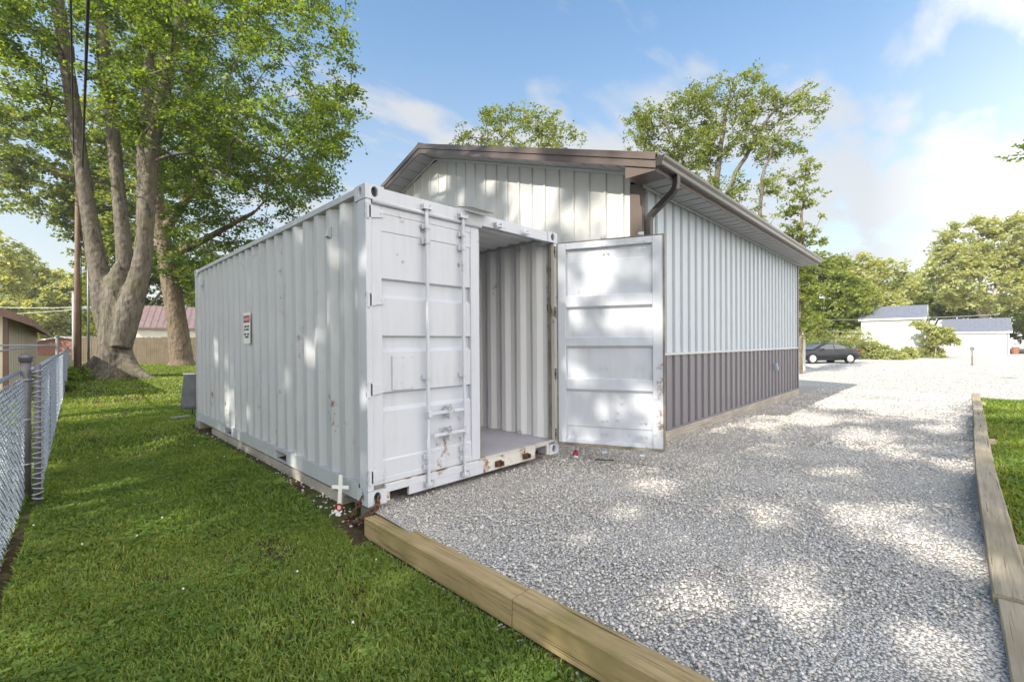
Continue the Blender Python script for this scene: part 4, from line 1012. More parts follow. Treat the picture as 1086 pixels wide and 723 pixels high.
def tree(name, label, cat, base, stems, blobs, n, per, spread, size, leafm, barkm, seed, group=None, clump=.9, thr=.42, hollow=.3, seg=.7, maxr=.16, sides=6, extra=None, rise_pen=1.2, weld=False, cut_sun_gaps=False):
    g = np.random.default_rng(seed); T = in_blobs(blobs, n, g, hollow, clump, thr)
    root = empty(name, base); tag(root, label, cat, group); B = np.array(base, float)
    A, par, r, ns = limbs(stems, T, g, seg, maxr=maxr, rise_pen=rise_pen)
    V, L = tube_mesh(A[:ns], par[:ns], r[:ns], 14); V2, L2 = tube_mesh(A, np.where(np.arange(len(A)) < ns, -1, par), r, sides)
    if weld:      # big multi-stemmed trunk: stems fused into one skin with furrows
        mb = MB()
        for st in stems:
            pts = []; rs = []
            for (p, ra), (q, rb) in zip(st[:-1], st[1:]):
                m = max(1, int(np.linalg.norm(np.array(q) - np.array(p))/.35))
                for i in range(m): pts.append(np.array(p)*(1-i/m) + np.array(q)*i/m - B); rs.append(ra*(1-i/m) + rb*i/m)
            pts.append(np.array(st[-1][0]) - B); rs.append(st[-1][1])
            for _ in range(3): pts = [pts[0]] + [(pts[i-1] + 2*pts[i] + pts[i+1])/4 for i in range(1, len(pts)-1)] + [pts[-1]]
            mb.tube(pts, rs, 16)
        tr = mb.build('trunk', barkm, root, smooth=True)
        md = tr.modifiers.new('weld', 'REMESH'); md.mode = 'VOXEL'; md.voxel_size = .065; md.use_smooth_shade = True
        md = tr.modifiers.new('relax', 'SMOOTH'); md.factor = .6; md.iterations = 6
        tx = bpy.data.textures.new('bark_relief', 'CLOUDS'); tx.noise_scale = .17; tx.noise_depth = 2
        md = tr.modifiers.new('relief', 'DISPLACE'); md.texture = tx; md.strength = .075; md.mid_level = .5; md.texture_coords = 'LOCAL'
        fast_mesh('limbs', V2 - B, L2, np.full(len(L2), 4), barkm, root, smooth=True)
        V = V[:0]; V2 = V2[:0]
    if not weld:
      Vt = np.concatenate([V, V2]) - B; Lt = np.concatenate([L, L2 + len(V)])
      fast_mesh('trunk', Vt, Lt, np.full(len(Lt), 4), barkm, root, smooth=True)
    # sprays sit at targets and along the thin outer twigs
    tw = A[ns:][(r[ns:] < .03)]; tw = tw[g.random(len(tw)) < .25]; S = np.concatenate([T, tw]) if len(tw) else T
    V, L = leaf_mesh(S, g, per, spread, size)
    if cut_sun_gaps:
        Q = V.reshape(-1, 4, 3); c = Q.mean(1); keep = np.ones(len(c), bool); sv = np.array(SUN_DIR)
        wob = 1 + .30*np.sin(c[:, 1]*3.1 + c[:, 2]*2.3) + .28*np.sin(c[:, 2]*4.7 - c[:, 1]*2.9 + 1) + .2*np.sin(c[:, 1]*7.9 + c[:, 2]*6.1)
        for hx, hy, hz, hr in SUN_GAPS:
            d = c - np.array([hx, hy, hz]); d = d - (d @ sv)[:, None]*sv; keep &= np.linalg.norm(d, axis=1) > 1.14*hr*wob
        V = Q[keep].reshape(-1, 3); L = np.arange(len(V)).reshape(-1, 4)
    fast_mesh('crown', V - B, L, np.full(len(L), 4), leafm, root)
    return root
def stem(*pts): return [(at(px, py, D), r) for px, py, D, r in pts]

def big_maple():
    b = at(122, 399, 20.3); b[2] = float(lawn_z(b[0], b[1])) - .1
    D = 20.3
    stems = [[(b, .95), (b + [0, 0, .25], .82), (b + [0, 0, .7], .68), (at(122, 360, D), .58), (at(123, 325, D), .5), (at(124, 300, D), .42), (at(125, 285, D), .25), (at(125, 276, D), .05)],
             stem((118, 365, D, .42), (111, 325, D, .46), (104, 282, D, .37), (95, 232, D, .30), (83, 150, D, .26), (72, 75, D-.5, .26), (62, 10, D-.8, .25), (50, -70, D-1.2, .16)),
             stem((126, 360, D+.2, .42), (130, 320, D+.25, .44), (133, 280, D+.3, .33), (128, 225, D+.4, .27), (119, 130, D+.4, .26), (110, 60, D+.2, .27), (106, -10, D, .2), (100, -80, D, .12)),
             stem((128, 368, D-.2, .42), (137, 330, D-.1, .47), (151, 280, D, .35), (157, 210, D-.2, .30), (163, 140, D-.4, .26), (178, 80, D-.6, .26), (192, 20, D-.8, .26), (206, -50, D-1, .16)),
             stem((153, 240, D, .3), (153, 195, D, .27), (152, 150, D, .25), (157, 80, D+.2, .2), (165, 20, D+.2, .16), (168, -40, D, .1))]
    # buttress roots
    for ax_, l_ in ((155, 1.5), (60, 1.3), (185, 1.6), (100, 1.0), (140, .9)):
        e = at(ax_ if ax_ > 122 else ax_, 401, D); dx = (ax_ - 122)/40
        p = b + RV*dx*1.0 - DV*.3; p[2] = b[2] + .1
        stems.append([(b + [0, 0, 1.0] + RV*dx*.25, .40), (b + [0, 0, .42] + RV*dx*.55 - DV*.15, .30), (b + [0, 0, .14] + RV*dx*.95 - DV*.3, .19), (b + [0, 0, .0] + RV*dx*1.5 - DV*.4, .06)])
    bl = [blob(205, 60, 20, 5.2, 4.8, 4), blob(318, 70, 18.5, 2.9, 3.6, 3), blob(90, 20, 20, 4.5, 3.4, 4), blob(285, 160, 20.5, 3.6, 2.8, 3), blob(25, 80, 20.5, 3.2, 3.2, 3),
          blob(200, -90, 20, 7.5, 4.5, 6), blob(330, 150, 19, 1.8, 2.2, 2), blob(215, 150, 22, 3, 2.4, 3), blob(60, 130, 23, 3.4, 2, 3), blob(20, -60, 20, 5, 4, 5), blob(120, 40, 17.8, 4.2, 2.2, 1.5), blob(45, 25, 17.5, 3, 2.4, 1.5), blob(230, 25, 17.8, 3, 2.4, 1.5), blob(345, 30, 18, 1.5, 2.0, 2)]
    tree('maple_tree', 'huge multi stemmed maple with pale grey trunks at the end of the lawn', 'tree', b, stems, bl, 1350, 50, .58, .14, M['leaf_maple'], M['bark'], 11, clump=1.05, thr=.425, weld=True)
big_maple()
def back_tree():
    b = at(193, 388, 28.5); b[2] = float(lawn_z(b[0], b[1])) - .1; D = 28.5
    stems = [[(b, .85), (b + [0, 0, .5], .62), (at(186, 330, D), .54), (at(176, 270, D), .48), (at(166, 220, D), .42), (at(163, 150, D), .33), (at(175, 60, D), .2)],
             stem((172, 250, D, .3), (205, 200, D, .24), (250, 160, D, .16)), stem((176, 275, D, .26), (215, 255, D-.5, .2), (270, 225, D-1, .12))]
    bl = [blob(262, 205, 27, 4.6, 3.6, 4), blob(300, 150, 27, 3.4, 4, 3), blob(225, 265, 28, 3.4, 2.6, 3), blob(210, 150, 30, 5, 4, 4), blob(285, 250, 26.5, 2.2, 2.2, 2), blob(190, 60, 31, 6, 5, 5), blob(240, 300, 29, 3, 1.8, 2.5)]
    tree('leaning_tree', 'leaning thick trunked tree with dark low foliage behind the container', 'tree', b, stems, bl, 850, 50, .72, .18, M['leaf_dark'], M['bark2'], 12, clump=.85, thr=.45, weld=True)
back_tree()
# leaves cut out of the yard crowns so sun falls where wanted: (x, y, z, radius) of each sunny patch
SUN_GAPS = [(2.30, -1.90, -0.12, 0.20), (2.25, -2.28, -0.12, 0.19), (2.51, -1.25, -0.12, 0.18), (2.64, -3.02, -0.12, 0.23), (2.42, -3.24, -0.12, 0.16), (1.18, -2.68, -0.12, 0.21), (1.02, -2.81, -0.12, 0.13), (2.32, -3.49, -0.12, 0.14), (1.52, -3.47, -0.12, 0.12), (1.11, -3.42, -0.12, 0.10), (8.62, -1.39, -0.12, 0.39), (7.76, -2.22, -0.12, 0.46), (6.20, -2.79, -0.12, 0.34), (9.25, -3.10, -0.12, 0.35), (5.87, -3.38, -0.12, 0.26), (3.34, -3.03, -0.12, 0.14), (2.97, -2.69, -0.12, 0.14), (1.55, -1.90, -0.12, 0.16), (0.77, -2.30, -0.12, 0.13), (0.96, -1.46, -0.12, 0.12), (1.55, -1.45, -0.12, 0.13), (4.72, -2.49, -0.12, 0.17), (5.14, -1.11, -0.12, 0.18), (1.07, -3.29, -0.12, 0.11), (0.63, -1.86, -0.12, 0.09), (0.85, -1.06, -0.12, 0.08), (11.82, -2.09, -0.12, 0.42), (1.37, -2.45, -0.12, 0.08), (-0.50, 5.21, -0.20, 0.31), (-1.31, 3.05, -0.20, 0.20), (-0.86, 0.08, -0.20, 0.16), (-0.18, -0.83, -0.20, 0.12), (-1.64, 0.24, -0.20, 0.13), (-0.28, -1.74, -0.20, 0.11), (-0.29, 0.40, -0.20, 0.12), (-0.90, 1.63, -0.20, 0.17), (-0.19, 11.09, -0.20, 0.47), (-0.91, -0.77, -0.20, 0.09), (-0.67, -1.34, -0.20, 0.07), (-0.00, 1.23, 1.24, 0.15), (0.00, 0.69, 2.19, 0.14), (0.00, 1.87, 0.97, 0.10), (0.00, 4.80, 1.24, 0.15), (0.00, 4.16, 0.42, 0.12), (0.00, 5.16, -0.04, 0.12), (0.00, 1.42, 2.42, 0.12), (0.00, 0.77, 1.57, 0.09), (0.00, 1.54, -0.02, 0.14), (-0.00, 1.13, 1.91, 0.08), (0.00, 3.18, 0.39, 0.09), (0.00, 0.07, 0.88, 0.08), (0.00, 0.07, 2.03, 0.08), (4.27, 0.55, 3.38, 0.33), (4.27, 0.15, 3.20, 0.26), (4.27, 1.10, 3.42, 0.19), (4.27, 3.15, 4.47, 0.22), (4.27, 2.50, 4.14, 0.18), (4.27, 1.60, 4.00, 0.15), (4.27, 4.67, 4.75, 0.25), (4.27, 0.30, 3.62, 0.17), (4.27, 4.02, 4.29, 0.16), (2.63, -0.51, 2.12, 0.21), (2.42, -0.29, 0.93, 0.15), (2.63, -0.51, 0.61, 0.15), (2.85, -0.74, 1.47, 0.15), (2.33, -0.20, 1.69, 0.09), (3.00, -0.89, 0.50, 0.13)]
def simple_tree(name, label, base_px, D, h_stem, blobs, n, per, spread, size, lm, bm_, seed, r0=.25, group=None, forks=3, **k):
    """trunk from the ground up to the crown with a few forking stems"""
    b = at(base_px, 390, D); b[2] = float(max(lawn_z(b[0], b[1]), -.3)) - .1; g = np.random.default_rng(seed+500)
    c = np.mean([q[0] for q in blobs], 0); top = max(q[0][2] + q[2]*.6 for q in blobs); st = []
    fk = np.array([b[0]*.7 + c[0]*.3, b[1]*.7 + c[1]*.3, b[2] + h_stem])
    st.append([(b, r0*1.35), (b + [0, 0, .6], r0), (fk, r0*.8)])
    for i in range(forks):
        q = blobs[i % len(blobs)]; e = np.array(q[0], float); e[2] += q[2]*.45; m = (fk + e)/2 + g.normal(0, .25, 3)
        st.append([(fk, r0*.6), (m, r0*.4), (e, r0*.12)])
    return tree(name, label, 'tree', b, st, blobs, n, per, spread, size, lm, bm_, seed, group, **k)
GB = 'trees beyond the sheds and the lawn'
simple_tree('ash_tree', 'round topped light green tree peeking over the roof ridge', 545, 30, 5, [blob(545, 165, 30, 3.6, 3.2, 3), blob(505, 160, 30, 2.2, 1.9, 2), blob(590, 150, 30.5, 2.0, 2.0, 2), blob(545, 210, 30, 4.4, 3.4, 3), blob(525, 128, 30, .9, 1.0, .9), blob(575, 122, 30, .8, 1.0, .8), blob(605, 140, 30, .7, .8, .7)], 520, 26, .5, .16, M['leaf_lime'], M['bark2'], 21, .22, GB, clump=1.2, thr=.40)
def tall_tree():
    D = 28; b = at(752, 390, D); b[2] = -.3
    stems = [[(b, .4), (at(752, 330, D), .3), (at(754, 250, D), .22), (at(760, 190, D), .17), (at(768, 130, D), .12), (at(775, 95, D), .05)],
             [(at(754, 250, D), .14), (at(735, 200, D+.5), .11), (at(715, 150, D+.8), .07), (at(700, 115, D+1), .03)],
             [(at(757, 235, D), .15), (at(785, 175, D-.4), .12), (at(815, 125, D-.6), .08), (at(845, 95, D-.8), .03)],
             stem((805, 300, D-1, .15), (806, 230, D-1, .11), (808, 190, D-1, .09), (822, 150, D-1, .06), (832, 128, D-1, .03))]
    bl = [blob(705, 135, D+1, 1.9, 2.0, 1.8), blob(752, 105, D, 2.0, 1.4, 1.8), blob(800, 98, D-.4, 2.0, 1.2, 1.8), blob(845, 112, D-.8, 1.7, 1.3, 1.4), blob(735, 165, D+.5, 2.1, 1.8, 1.8), blob(765, 205, D, 1.6, 1.7, 1.5), blob(690, 175, D+1, 1.1, 1.2, 1.2), blob(725, 220, D+1, 1.4, 1.6, 1.4), blob(812, 150, D-.6, 1.3, 1.4, 1.2), blob(775, 255, D, 1.6, 1.6, 1.4), blob(680, 140, D+1, 1.3, 1.5, 1.3), blob(820, 195, D-.8, 1.0, 1.3, .9), blob(800, 235, D-.8, 1.3, 1.5, 1.1), blob(690, 230, D+1, 1.2, 1.8, 1.2), blob(840, 150, D-.8, .8, .9, .8), blob(770, 140, D, 2.4, 1.6, 2), blob(700, 205, D+1.2, 1.4, 1.6, 1.2), blob(735, 250, D+.8, 1.8, 1.6, 1.4)]
    tree('tall_tree', 'tall airy tree with several bare pale stems behind the metal building', 'tree', b, stems, bl, 1350, 24, .42, .135, M['leaf_lime'], M['bark'], 22, GB, clump=1.9, thr=.44, hollow=.1, seg=.5, maxr=.06)
tall_tree()
def slender():
    D = 23; b = at(848, 390, D); b[2] = -.3
    st = [[(b, .14), (at(847, 300, D), .09), (at(850, 230, D), .06), (at(856, 170, D), .015)]]
    bl = [blob(850, 205, D, .9, 1.2, .8), blob(845, 245, D, 1.1, .9, .8), blob(858, 175, D, .5, .7, .5), blob(865, 235, D, .7, .5, .6), blob(848, 275, D, .9, .8, .8), blob(852, 310, D, 1.2, 1.2, 1), blob(850, 345, D, 1.1, 1.2, 1)]
    tree('slender_tree', 'slender young tree rising beside the far gutter corner', 'tree', b, st, bl + [blob(835, 225, D, .5, .4, .4), blob(870, 205, D, .5, .35, .4), blob(838, 190, D, .4, .4, .4), blob(862, 258, D, .8, .5, .6), blob(856, 290, D, 1.1, .9, .9), blob(840, 325, D, 1.0, 1.2, 1)], 330, 22, .27, .13, M['leaf_lime'], M['bark2'], 23, GB, clump=3.2, thr=.46, hollow=.0, seg=.4, maxr=.04)
slender()
simple_tree('bushy_tree', 'bushy light green tree behind the parked car', 875, 52, 2.5, [blob(868, 300, 52, 4.2, 3.6, 3), blob(890, 325, 50, 3.6, 3.8, 3), blob(860, 345, 50, 3, 3, 2)], 420, 34, .8, .34, M['leaf_lime'], M['bark2'], 24, .25, GB, clump=.9, thr=.36)
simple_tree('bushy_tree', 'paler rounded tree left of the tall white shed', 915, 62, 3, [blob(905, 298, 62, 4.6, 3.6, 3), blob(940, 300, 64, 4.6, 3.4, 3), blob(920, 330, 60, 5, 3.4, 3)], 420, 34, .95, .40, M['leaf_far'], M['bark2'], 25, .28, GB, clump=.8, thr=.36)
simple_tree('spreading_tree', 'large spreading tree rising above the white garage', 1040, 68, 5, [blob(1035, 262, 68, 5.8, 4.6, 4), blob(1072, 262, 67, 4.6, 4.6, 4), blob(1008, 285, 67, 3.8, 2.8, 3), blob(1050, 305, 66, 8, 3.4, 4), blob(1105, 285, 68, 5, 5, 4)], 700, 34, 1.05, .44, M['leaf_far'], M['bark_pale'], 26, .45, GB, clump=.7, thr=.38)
simple_tree('low_tree', 'low dense tree between the white shed and the garage roof', 985, 78, 2.5, [blob(985, 318, 78, 5, 3.6, 3), blob(1010, 322, 80, 5, 3, 3), blob(955, 312, 80, 4, 3, 3)], 380, 32, 1.0, .46, M['leaf_lime'], M['bark2'], 27, .25, GB, clump=.7, thr=.34)
simple_tree('low_tree', 'bright green low tree right behind the garage roof', 1060, 84, 2.5, [blob(1050, 325, 84, 5, 2.4, 3), blob(1085, 340, 82, 4, 4, 3), blob(1110, 330, 82, 5, 4.5, 3)], 380, 32, 1.0, .46, M['leaf_lime'], M['bark2'], 28, .25, GB, clump=.7, thr=.34)
def edge_twig():
    D = 13; b = at(1230, 390, D); b[2] = -.3
    st = [[(b, .22), (at(1228, 250, D), .16), (at(1215, 150, D), .11), (at(1220, 60, D), .06)], [(at(1218, 170, D), .05), (at(1150, 165, D), .03), (at(1070, 165, D), .01)]]
    bl = [blob(1070, 165, D, .6, .28, .4), blob(1105, 160, D, .7, .4, .5), blob(1165, 140, D, 1.2, 1.1, 1.2), blob(1230, 90, D, 2, 2, 2), blob(1190, 60, D, 1.3, 1.2, 1.2)]
    tree('maple_tree', 'tree at the right whose leafy branch tip reaches into the sky', 'tree', b, st, bl, 170, 22, .26, .12, M['leaf_maple'], M['bark'], 29, clump=2.2, thr=.40, seg=.4, maxr=.05)
edge_twig()
# far left woods, one tree at a time
for i, (px, D, bl, lab) in enumerate((
    (15, 70, [(10, 300, 70, 5.5, 5, 4), (25, 330, 69, 5, 4, 3)], 'dense hazy tree above the tan outbuilding roof'),
    (48, 76, [(50, 312, 76, 5, 5, 4), (45, 340, 75, 5, 3.4, 3)], 'middle hazy tree between the tan roof and the pole'),
    (75, 72, [(75, 320, 72, 4, 4.4, 4), (85, 345, 70, 4, 3, 3)], 'small hazy tree directly behind the utility pole'),
    (-20, 60, [(-20, 285, 60, 6, 6, 4), (5, 335, 58, 4.5, 3.2, 3)], 'tallest hazy tree at the left margin'))):
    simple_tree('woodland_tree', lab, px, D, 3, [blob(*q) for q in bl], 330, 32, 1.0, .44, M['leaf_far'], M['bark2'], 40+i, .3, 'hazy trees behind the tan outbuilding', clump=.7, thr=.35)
simple_tree('bright_tree', 'bright sunlit tree behind the board fence and red roof', 150, 54, 4, [blob(130, 290, 54, 4.5, 5.5, 4), blob(165, 300, 56, 5, 4, 4), blob(200, 290, 54, 4.5, 5, 4), blob(110, 330, 52, 3, 3, 3), blob(235, 310, 52, 4, 4, 3), blob(60, 200, 46, 5.5, 4, 4), blob(100, 230, 50, 4.5, 4.5, 4), blob(135, 215, 47, 4.5, 6, 4), blob(110, 150, 46, 5, 4.5, 4), blob(20, 150, 44, 4, 3.4, 4)], 1150, 34, .95, .38, M['leaf_lime'], M['bark2'], 50, .35, clump=.8, thr=.40)
# the neighbours' trees beyond the fence: their crowns shade lawn, container and gravel
def yard_tree(name, label, x, y, h, blobs, n, per, spread, size, lm, seed, r0=.28, **k):
    b = np.array([x, y, -.35]); st = [[(b, r0*1.4), (b + [0, 0, .7], r0), (np.array([x, y, h*.35]), r0*.85), (np.array([x+.2, y-.1, h*.65]), r0*.5), (np.array([x, y, h*.9]), r0*.2)]]
    bl = [(np.array(c), r, u, d) for c, r, u, d in blobs]
    return tree(name, label, 'tree', b, st, bl, n, per, spread, size, lm, M['bark'], seed, 'trees in the yard left of the fence', cut_sun_gaps=True, **k)
yard_tree('yard_tree', 'broad maple in the neighbouring yard, second from the camera side', -12.5, 3.2, 14, [((-12.5, 3.2, 9.5), 4.2, 3.6, 4.6), ((-12, .6, 10.5), 2.2, 2.0, 2.2), ((-12, 6.5, 9), 3.2, 3, 3.2), ((-13, 3, 13), 3, 2.4, 3)], 700, 36, .60, .20, M['leaf_maple'], 61, clump=1.0, thr=.42)
yard_tree('yard_tree', 'maple in the neighbouring yard whose leafy twigs hang in at the left margin', -9.5, 10.5, 13, [((-9.0, 10.0, 9.5), 3.6, 3.2, 3.6), ((-6.2, 12.0, 7.6), 2.4, 1.6, 1.6), ((-9, 7.5, 8), 3, 2.4, 3), ((-9.5, 11.5, 12.5), 3, 2.4, 2.6)], 460, 34, .55, .18, M['leaf_dark'], 62, clump=1.1, thr=.44)
yard_tree('yard_tree', 'maple in the neighbouring yard nearest the camera side', -13.5, -3.6, 13, [((-13, -3.2, 8.4), 4, 3.2, 4), ((-12.5, -6.0, 9.5), 3, 2.6, 3), ((-14, -2, 12), 3, 2.4, 3), ((-12.5, -1.6, 10.2), 2.6, 2.2, 2.4), ((-13, -3.6, 11.5), 2.6, 2.2, 2.4)], 230, 40, .62, .20, M['leaf_maple'], 63, clump=.9, thr=.54)
yard_tree('yard_tree', 'tallest maple in the neighbouring yard, behind the others', -18, -1.0, 22, [((-18, -2.5, 17), 4, 3.4, 4), ((-17, -4.5, 19.5), 3.4, 2.6, 3.4), ((-18, 1.5, 20), 3.6, 3, 3.6), ((-18, 4.5, 18), 3, 2.6, 3), ((-18, 7.0, 19.5), 3, 2.4, 3), ((-18, 3, 21), 2.6, 2, 2.6)], 310, 42, .7, .22, M['leaf_maple'], 64, clump=.8, thr=.54)

# ------------------------------------------------------------------ shrubs and weeds
def shrub(name, label, x, y, z, rx, ry, rz, n, per, spread, size, lm, seed, cat='shrub', group=None):
    g = np.random.default_rng(seed); root = empty(name, (x, y, z)); tag(root, label, cat, group)
    q = g.normal(size=(n, 3)); q /= np.linalg.norm(q, axis=1)[:, None]; q *= (g.uniform(.2, 1, n)**.5)[:, None]; q[:, 2] = np.abs(q[:, 2])
    P = q*np.array([rx, ry, rz]) + np.array([0, 0, .05]); mb = MB()
    for p in P[:40]: mb.tube([(p[0]*.1, p[1]*.1, -.05), (p[0]*.5, p[1]*.5, p[2]*.6), tuple(p)], [.012, .008, .004], 4)
    mb.build('stems', M['bark2'], root); V, L = leaf_mesh(P, g, per, spread, size); fast_mesh('foliage', V, L, np.full(len(L), 4), lm, root)
for i, (px, py, D, rx, rz, lab) in enumerate((
    (925, 382, 40, 1.6, 1.5, 'ragged light shrub just right of the parked car'), (890, 380, 41.5, 3.2, 2.4, 'wide shrub behind the parked car'),
    (945, 383, 38.5, 1.1, .75, 'low yellow green bush on the pale lot before the tall shed'), (962, 382, 40, .6, 1.0, 'small upright bush right of the low yellow green one'), (860, 380, 40, 2.6, 3.4, 'tall shrub showing past the trailer end'), (908, 382, 43, 2.0, 2.9, 'tall pale shrub leaning on the left corner of the tall white shed'), (985, 381, 44, 1.3, 1.2, 'round pale shrub below the drooping tree'))):
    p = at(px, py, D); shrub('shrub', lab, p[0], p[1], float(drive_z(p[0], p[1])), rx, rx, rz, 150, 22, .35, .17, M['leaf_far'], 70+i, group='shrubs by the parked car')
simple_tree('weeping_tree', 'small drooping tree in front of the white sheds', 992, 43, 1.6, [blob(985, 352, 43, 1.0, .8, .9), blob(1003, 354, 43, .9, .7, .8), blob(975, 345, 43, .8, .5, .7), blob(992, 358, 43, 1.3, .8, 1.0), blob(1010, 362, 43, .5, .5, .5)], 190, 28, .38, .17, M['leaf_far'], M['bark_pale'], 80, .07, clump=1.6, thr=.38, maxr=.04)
for i, (px, py, D, r, lab) in enumerate(((70, 392, 17.5, .30, 'weedy clump at the foot of the utility pole'), (84, 396, 18.5, .35, 'low weeds between the fence and the big trunk'), (67, 402, 14.5, .22, 'small weed against the chain link fence'))):
    p = at(px, py, D); shrub('weed_clump', lab, p[0], p[1], float(lawn_z(p[0], p[1])), r*1.4, r*1.4, r*1.7, 60, 14, .12, .09, M['clover'], 85+i, 'weeds', 'weeds by the fence')

# ------------------------------------------------------------------ lawn blades, clover, gravel stones
def grid_noise(x, y, f, s):
    g = np.random.default_rng(s); T = g.random((64, 64)); u, v = np.asarray(x)*f, np.asarray(y)*f
    i, j = np.floor(u).astype(int), np.floor(v).astype(int); a, b = u-i, v-j; a = a*a*(3-2*a); b = b*b*(3-2*b); w = lambda p, q: T[p % 64, q % 64]
    return (w(i,j)*(1-a)+w(i+1,j)*a)*(1-b) + (w(i,j+1)*(1-a)+w(i+1,j+1)*a)*b
def fbm(x, y, f, s): return (grid_noise(x,y,f,s) + .5*grid_noise(x,y,f*2.1,s+1) + .25*grid_noise(x,y,f*4.3,s+2))/1.75
def on_lawn(x, y):
    left = (x < -.09) & ~((y > -.2) & (x > -.05 - .22*np.clip(1.1 - y*.3, 0, 1)*fbm(x, y, 2.5, 5))) | (y > 6.3) & (x < 14)
    left &= ~((x > 4.1) & (x < 14.2) & (y < 10)) & ~((x > -.1) & (y < 6.3))
    right = (y < -3.72) & (x > .6) & (x < 16.7)
    f = -2.03 + .036*np.clip(y, -4, 25); bare = (np.abs(x - f) < .05*fbm(x, y, 3, 9) + .012) & (y < 12)
    return (left | right) & ~bare
def scatter(n, x0, x1, y0, y1, rmin, rmax, g, mask):
    x = g.uniform(x0, x1, n); y = g.uniform(y0, y1, n); r = np.hypot(x-CAM[0], y-CAM[1]); k = (r >= rmin) & (r < rmax) & mask(x, y); return x[k], y[k]
def lawn_blades():
    g = np.random.default_rng(3); Vs = []; Ls = []; Ts = []; off = 0
    for (n, box, r0, r1, h, w) in ((290000, (-3.2, .0, -3.0, 1.4), .6, 4.2, .034, .0036), (170000, (-3.2, .2, .0, 5.2), 4.2, 8, .042, .006), (170000, (-4.5, 5, 3, 15), 8, 16, .048, .010), (90000, (-8, 9, 9, 36), 16, 42, .06, .020),
                               (60000, (.6, 9, -6.5, -3.7), 2.0, 10, .05, .008), (50000, (7, 16.8, -10, -3.8), 10, 22, .06, .014)):
        x, y = scatter(n, *box, r0, r1, g, on_lawn); keep = g.random(len(x)) < np.clip(fbm(x, y, 3.0, 21)*2.2 - .15, .25, 1); x, y = x[keep], y[keep]; m = len(x)
        z = lawn_z(x, y) - .004; hh = h*g.uniform(.45, 1.25, m)*(.6 + .9*fbm(x, y, 1.2, 31)); a = g.uniform(0, 6.283, m); ln = hh*g.uniform(.25, 1.1, m)
        dx, dy = np.cos(a), np.sin(a); b = a + g.normal(1.57, .5, m); wx, wy = np.cos(b)*w, np.sin(b)*w
        P = lambda s, t, k: np.stack([x + dx*ln*s + wx*k, y + dy*ln*s + wy*k, z + hh*t], -1)
        V = np.stack([P(0,0,-1), P(0,0,1), P(.3,.62,.85), P(.3,.62,-.85), P(1,.92,0)], 1)
        Vs.append(V.reshape(-1, 3)); base = off + np.arange(m)*5
        q = base[:, None] + np.array([0,1,2,3]); t = base[:, None] + np.array([3,2,4]); Ls.append(np.concatenate([q, t], 1).ravel()); Ts.append(np.tile([4, 3], m)); off += m*5
    o = fast_mesh('grass', np.concatenate(Vs), np.concatenate(Ls), np.concatenate(Ts), M['grass']); tag(o, 'mown green lawn grass left and right of the gravel', 'grass', kind='stuff')
    # clover and plantain: broad leaflets near the camera
    Vs = []; Ls = []; off = 0; Fx = []
    for (n, box, r0, r1, sz) in ((13000, (-3.2, -.08, -3.0, 1.6), .6, 4.4, .013), (14000, (-3.0, -.1, .0, 5.5), 4.4, 8.5, .017), (5000, (.8, 8, -6.5, -3.75), 2.2, 9, .022)):
        x, y = scatter(n, *box, r0, r1, g, on_lawn); k = fbm(x, y, 2.3, 41) + g.normal(0, .16, len(x)) > .50; x, y = x[k], y[k]; m = len(x)
        z = lawn_z(x, y) + g.uniform(.018, .05, m); s = sz*g.uniform(.55, 1.35, m); a0 = g.uniform(0, 6.28, m); big = g.random(m) < .05; s = np.where(big, s*1.9, s)
        for t in range(3):
            a = a0 + t*2.094 + g.normal(0, .15, m); tl = g.uniform(-.1, .55, m); c, sn = np.cos(a), np.sin(a)
            def Q(f, sd, up): return np.stack([x + c*s*f - sn*s*sd, y + sn*s*f + c*s*sd, z + s*f*tl*.7 + s*up], -1)
            V = np.stack([Q(.02,0,0), Q(.5,.5,.12), Q(1.0,.42,.05), Q(1.12,0,-.05), Q(1.0,-.42,.05), Q(.5,-.5,.12)], 1); Vs.append(V.reshape(-1,3))
            Ls.append((off + np.arange(m)*6)[:, None] + np.arange(6)); off += m*6
        f = g.random(m) < .004; Fx.append(np.stack([x[f], y[f], z[f] + .02], -1))
    L = np.concatenate(Ls); o = fast_mesh('clover', np.concatenate(Vs), L, np.full(len(L), 6), M['clover']); tag(o, 'clover and broad leaf weeds growing through the lawn', 'clover', kind='stuff')
    mb = MB()
    for p in np.concatenate(Fx): mb.ball(p, random.uniform(.005, .008), 6, 4)
    o = mb.build('clover_flowers', M['petal']); tag(o, 'scattered small white clover flowers in the lawn', 'flowers', kind='stuff')
lawn_blades()
ICO = None
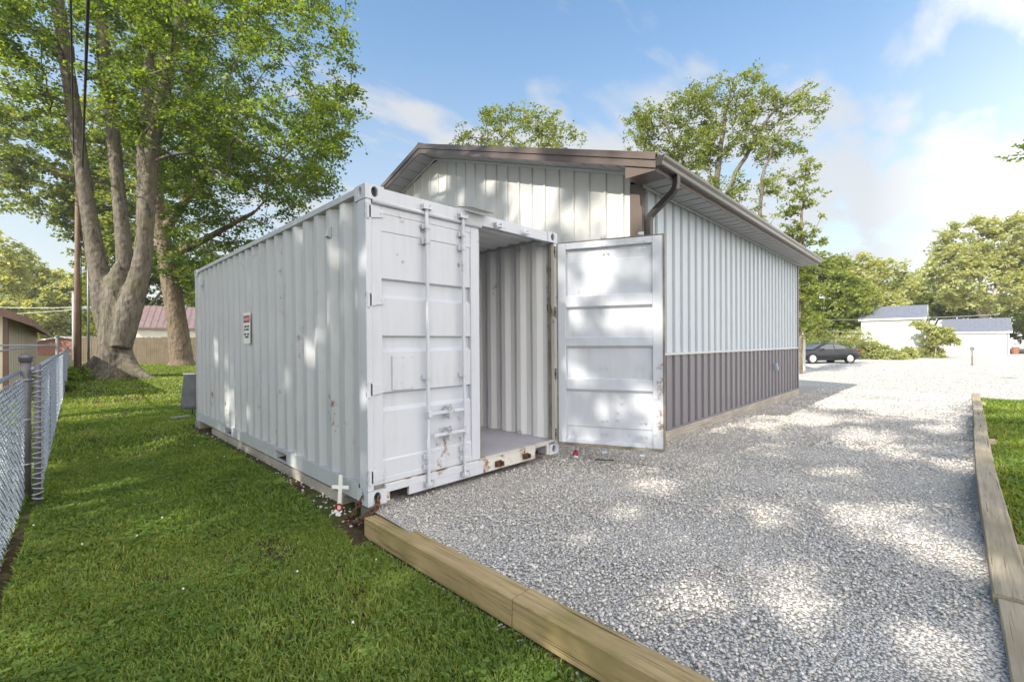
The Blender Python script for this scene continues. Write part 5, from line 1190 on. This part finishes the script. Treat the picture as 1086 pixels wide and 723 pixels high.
def gravel_stones():
    g = np.random.default_rng(5); bm = bmesh.new(); bmesh.ops.create_icosphere(bm, subdivisions=1, radius=1); base = np.array([v.co for v in bm.verts]); tri = np.array([[v.index for v in f.verts] for f in bm.faces]); bm.free()
    Vs = []; Ls = []; off = 0
    def put(x, y, z, size):
        nonlocal off
        m = len(x); S = size[:, None]*g.uniform(.55, 1.15, (m, 3))*np.array([1.15, .95, .62]); V = base[None]*S[:, None]*(1 + g.normal(0, .17, (m, len(base), 1)))
        # chop: clamp along random planes for flat broken faces
        for _ in range(2):
            n = g.normal(size=(m, 3)); n /= np.linalg.norm(n, axis=1)[:, None]; d = np.einsum('mvk,mk->mv', V, n); lim = (size*g.uniform(.3, .6, m))[:, None]; V = V - np.maximum(0, d-lim)[..., None]*n[:, None]
        a = g.uniform(0, 6.28, m); t = g.normal(0, .45, m); c, s = np.cos(a), np.sin(a); ct, st = np.cos(t), np.sin(t)
        X, Y, Z = V[..., 0], V[..., 1], V[..., 2]; Y, Z = Y*ct[:, None] - Z*st[:, None], Y*st[:, None] + Z*ct[:, None]; X, Y = X*c[:, None] - Y*s[:, None], X*s[:, None] + Y*c[:, None]
        V = np.stack([X + x[:, None], Y + y[:, None], Z + z[:, None]], -1); Vs.append(V.reshape(-1, 3)); Ls.append((tri[None] + (off + np.arange(m)*len(base))[:, None, None]).reshape(-1, 3)); off += m*len(base)
    def ok(x, y):
        a = (x > .09) & (y > -3.50 - .24*np.clip((x-4)/12, 0, 1)) & ((y < .03) | ((x > 2.46) & (x < 4.2) & (y < .5))) & ~((x > 4.2) & (y > -.15 + .006*(x-4.27)))
        return a & ~((x > -.05) & (x < .25) & (y > -.04))
    for (n, r0, r1, s0, s1) in ((56000, .5, 4.6, .0048, .0150), (36000, 4.6, 8, .0075, .0175), (22000, 8, 13, .011, .023), (9000, 13, 19, .016, .030)):
        x, y = scatter(int(n*2.2), .05, 17.0, -3.78, .5, r0, r1, g, ok); x, y = x[:n], y[:n]; kk = g.random(len(x)) < np.clip(fbm(x, y, .9, 77)*3.4 - .75, .35, 1); x, y = x[kk], y[kk]; sz = s0 + (s1-s0)*g.random(len(x))**1.7
        put(x, y, drive_z(x, y) + sz*g.uniform(-.15, .45, len(x)), sz)
    # strip of stones along the lawn side of the container and strays beside the timber
    x = g.uniform(-.26, .03, 1500); y = g.uniform(.1, 6.2, 1500); k = g.random(1500) < (x + .22)*2.2*np.clip(1.2 - y*.42, .12, 1); x, y = x[k], y[k]; sz = g.uniform(.008, .019, len(x)); put(x, y, lawn_z(x, y) + sz*.5, sz)
    x = -.075 - np.abs(g.normal(0, .05, 320)); y = g.uniform(-3.2, -.2, 320); sz = g.uniform(.004, .012, 320); put(x, y, lawn_z(x, y) + sz*.4, sz)
    L = np.concatenate(Ls); o = fast_mesh('gravel', np.concatenate(Vs), L, np.full(len(L), 3), M['stone']); tag(o, 'loose pale grey crushed stone covering the driveway', 'gravel', kind='stuff')
gravel_stones()
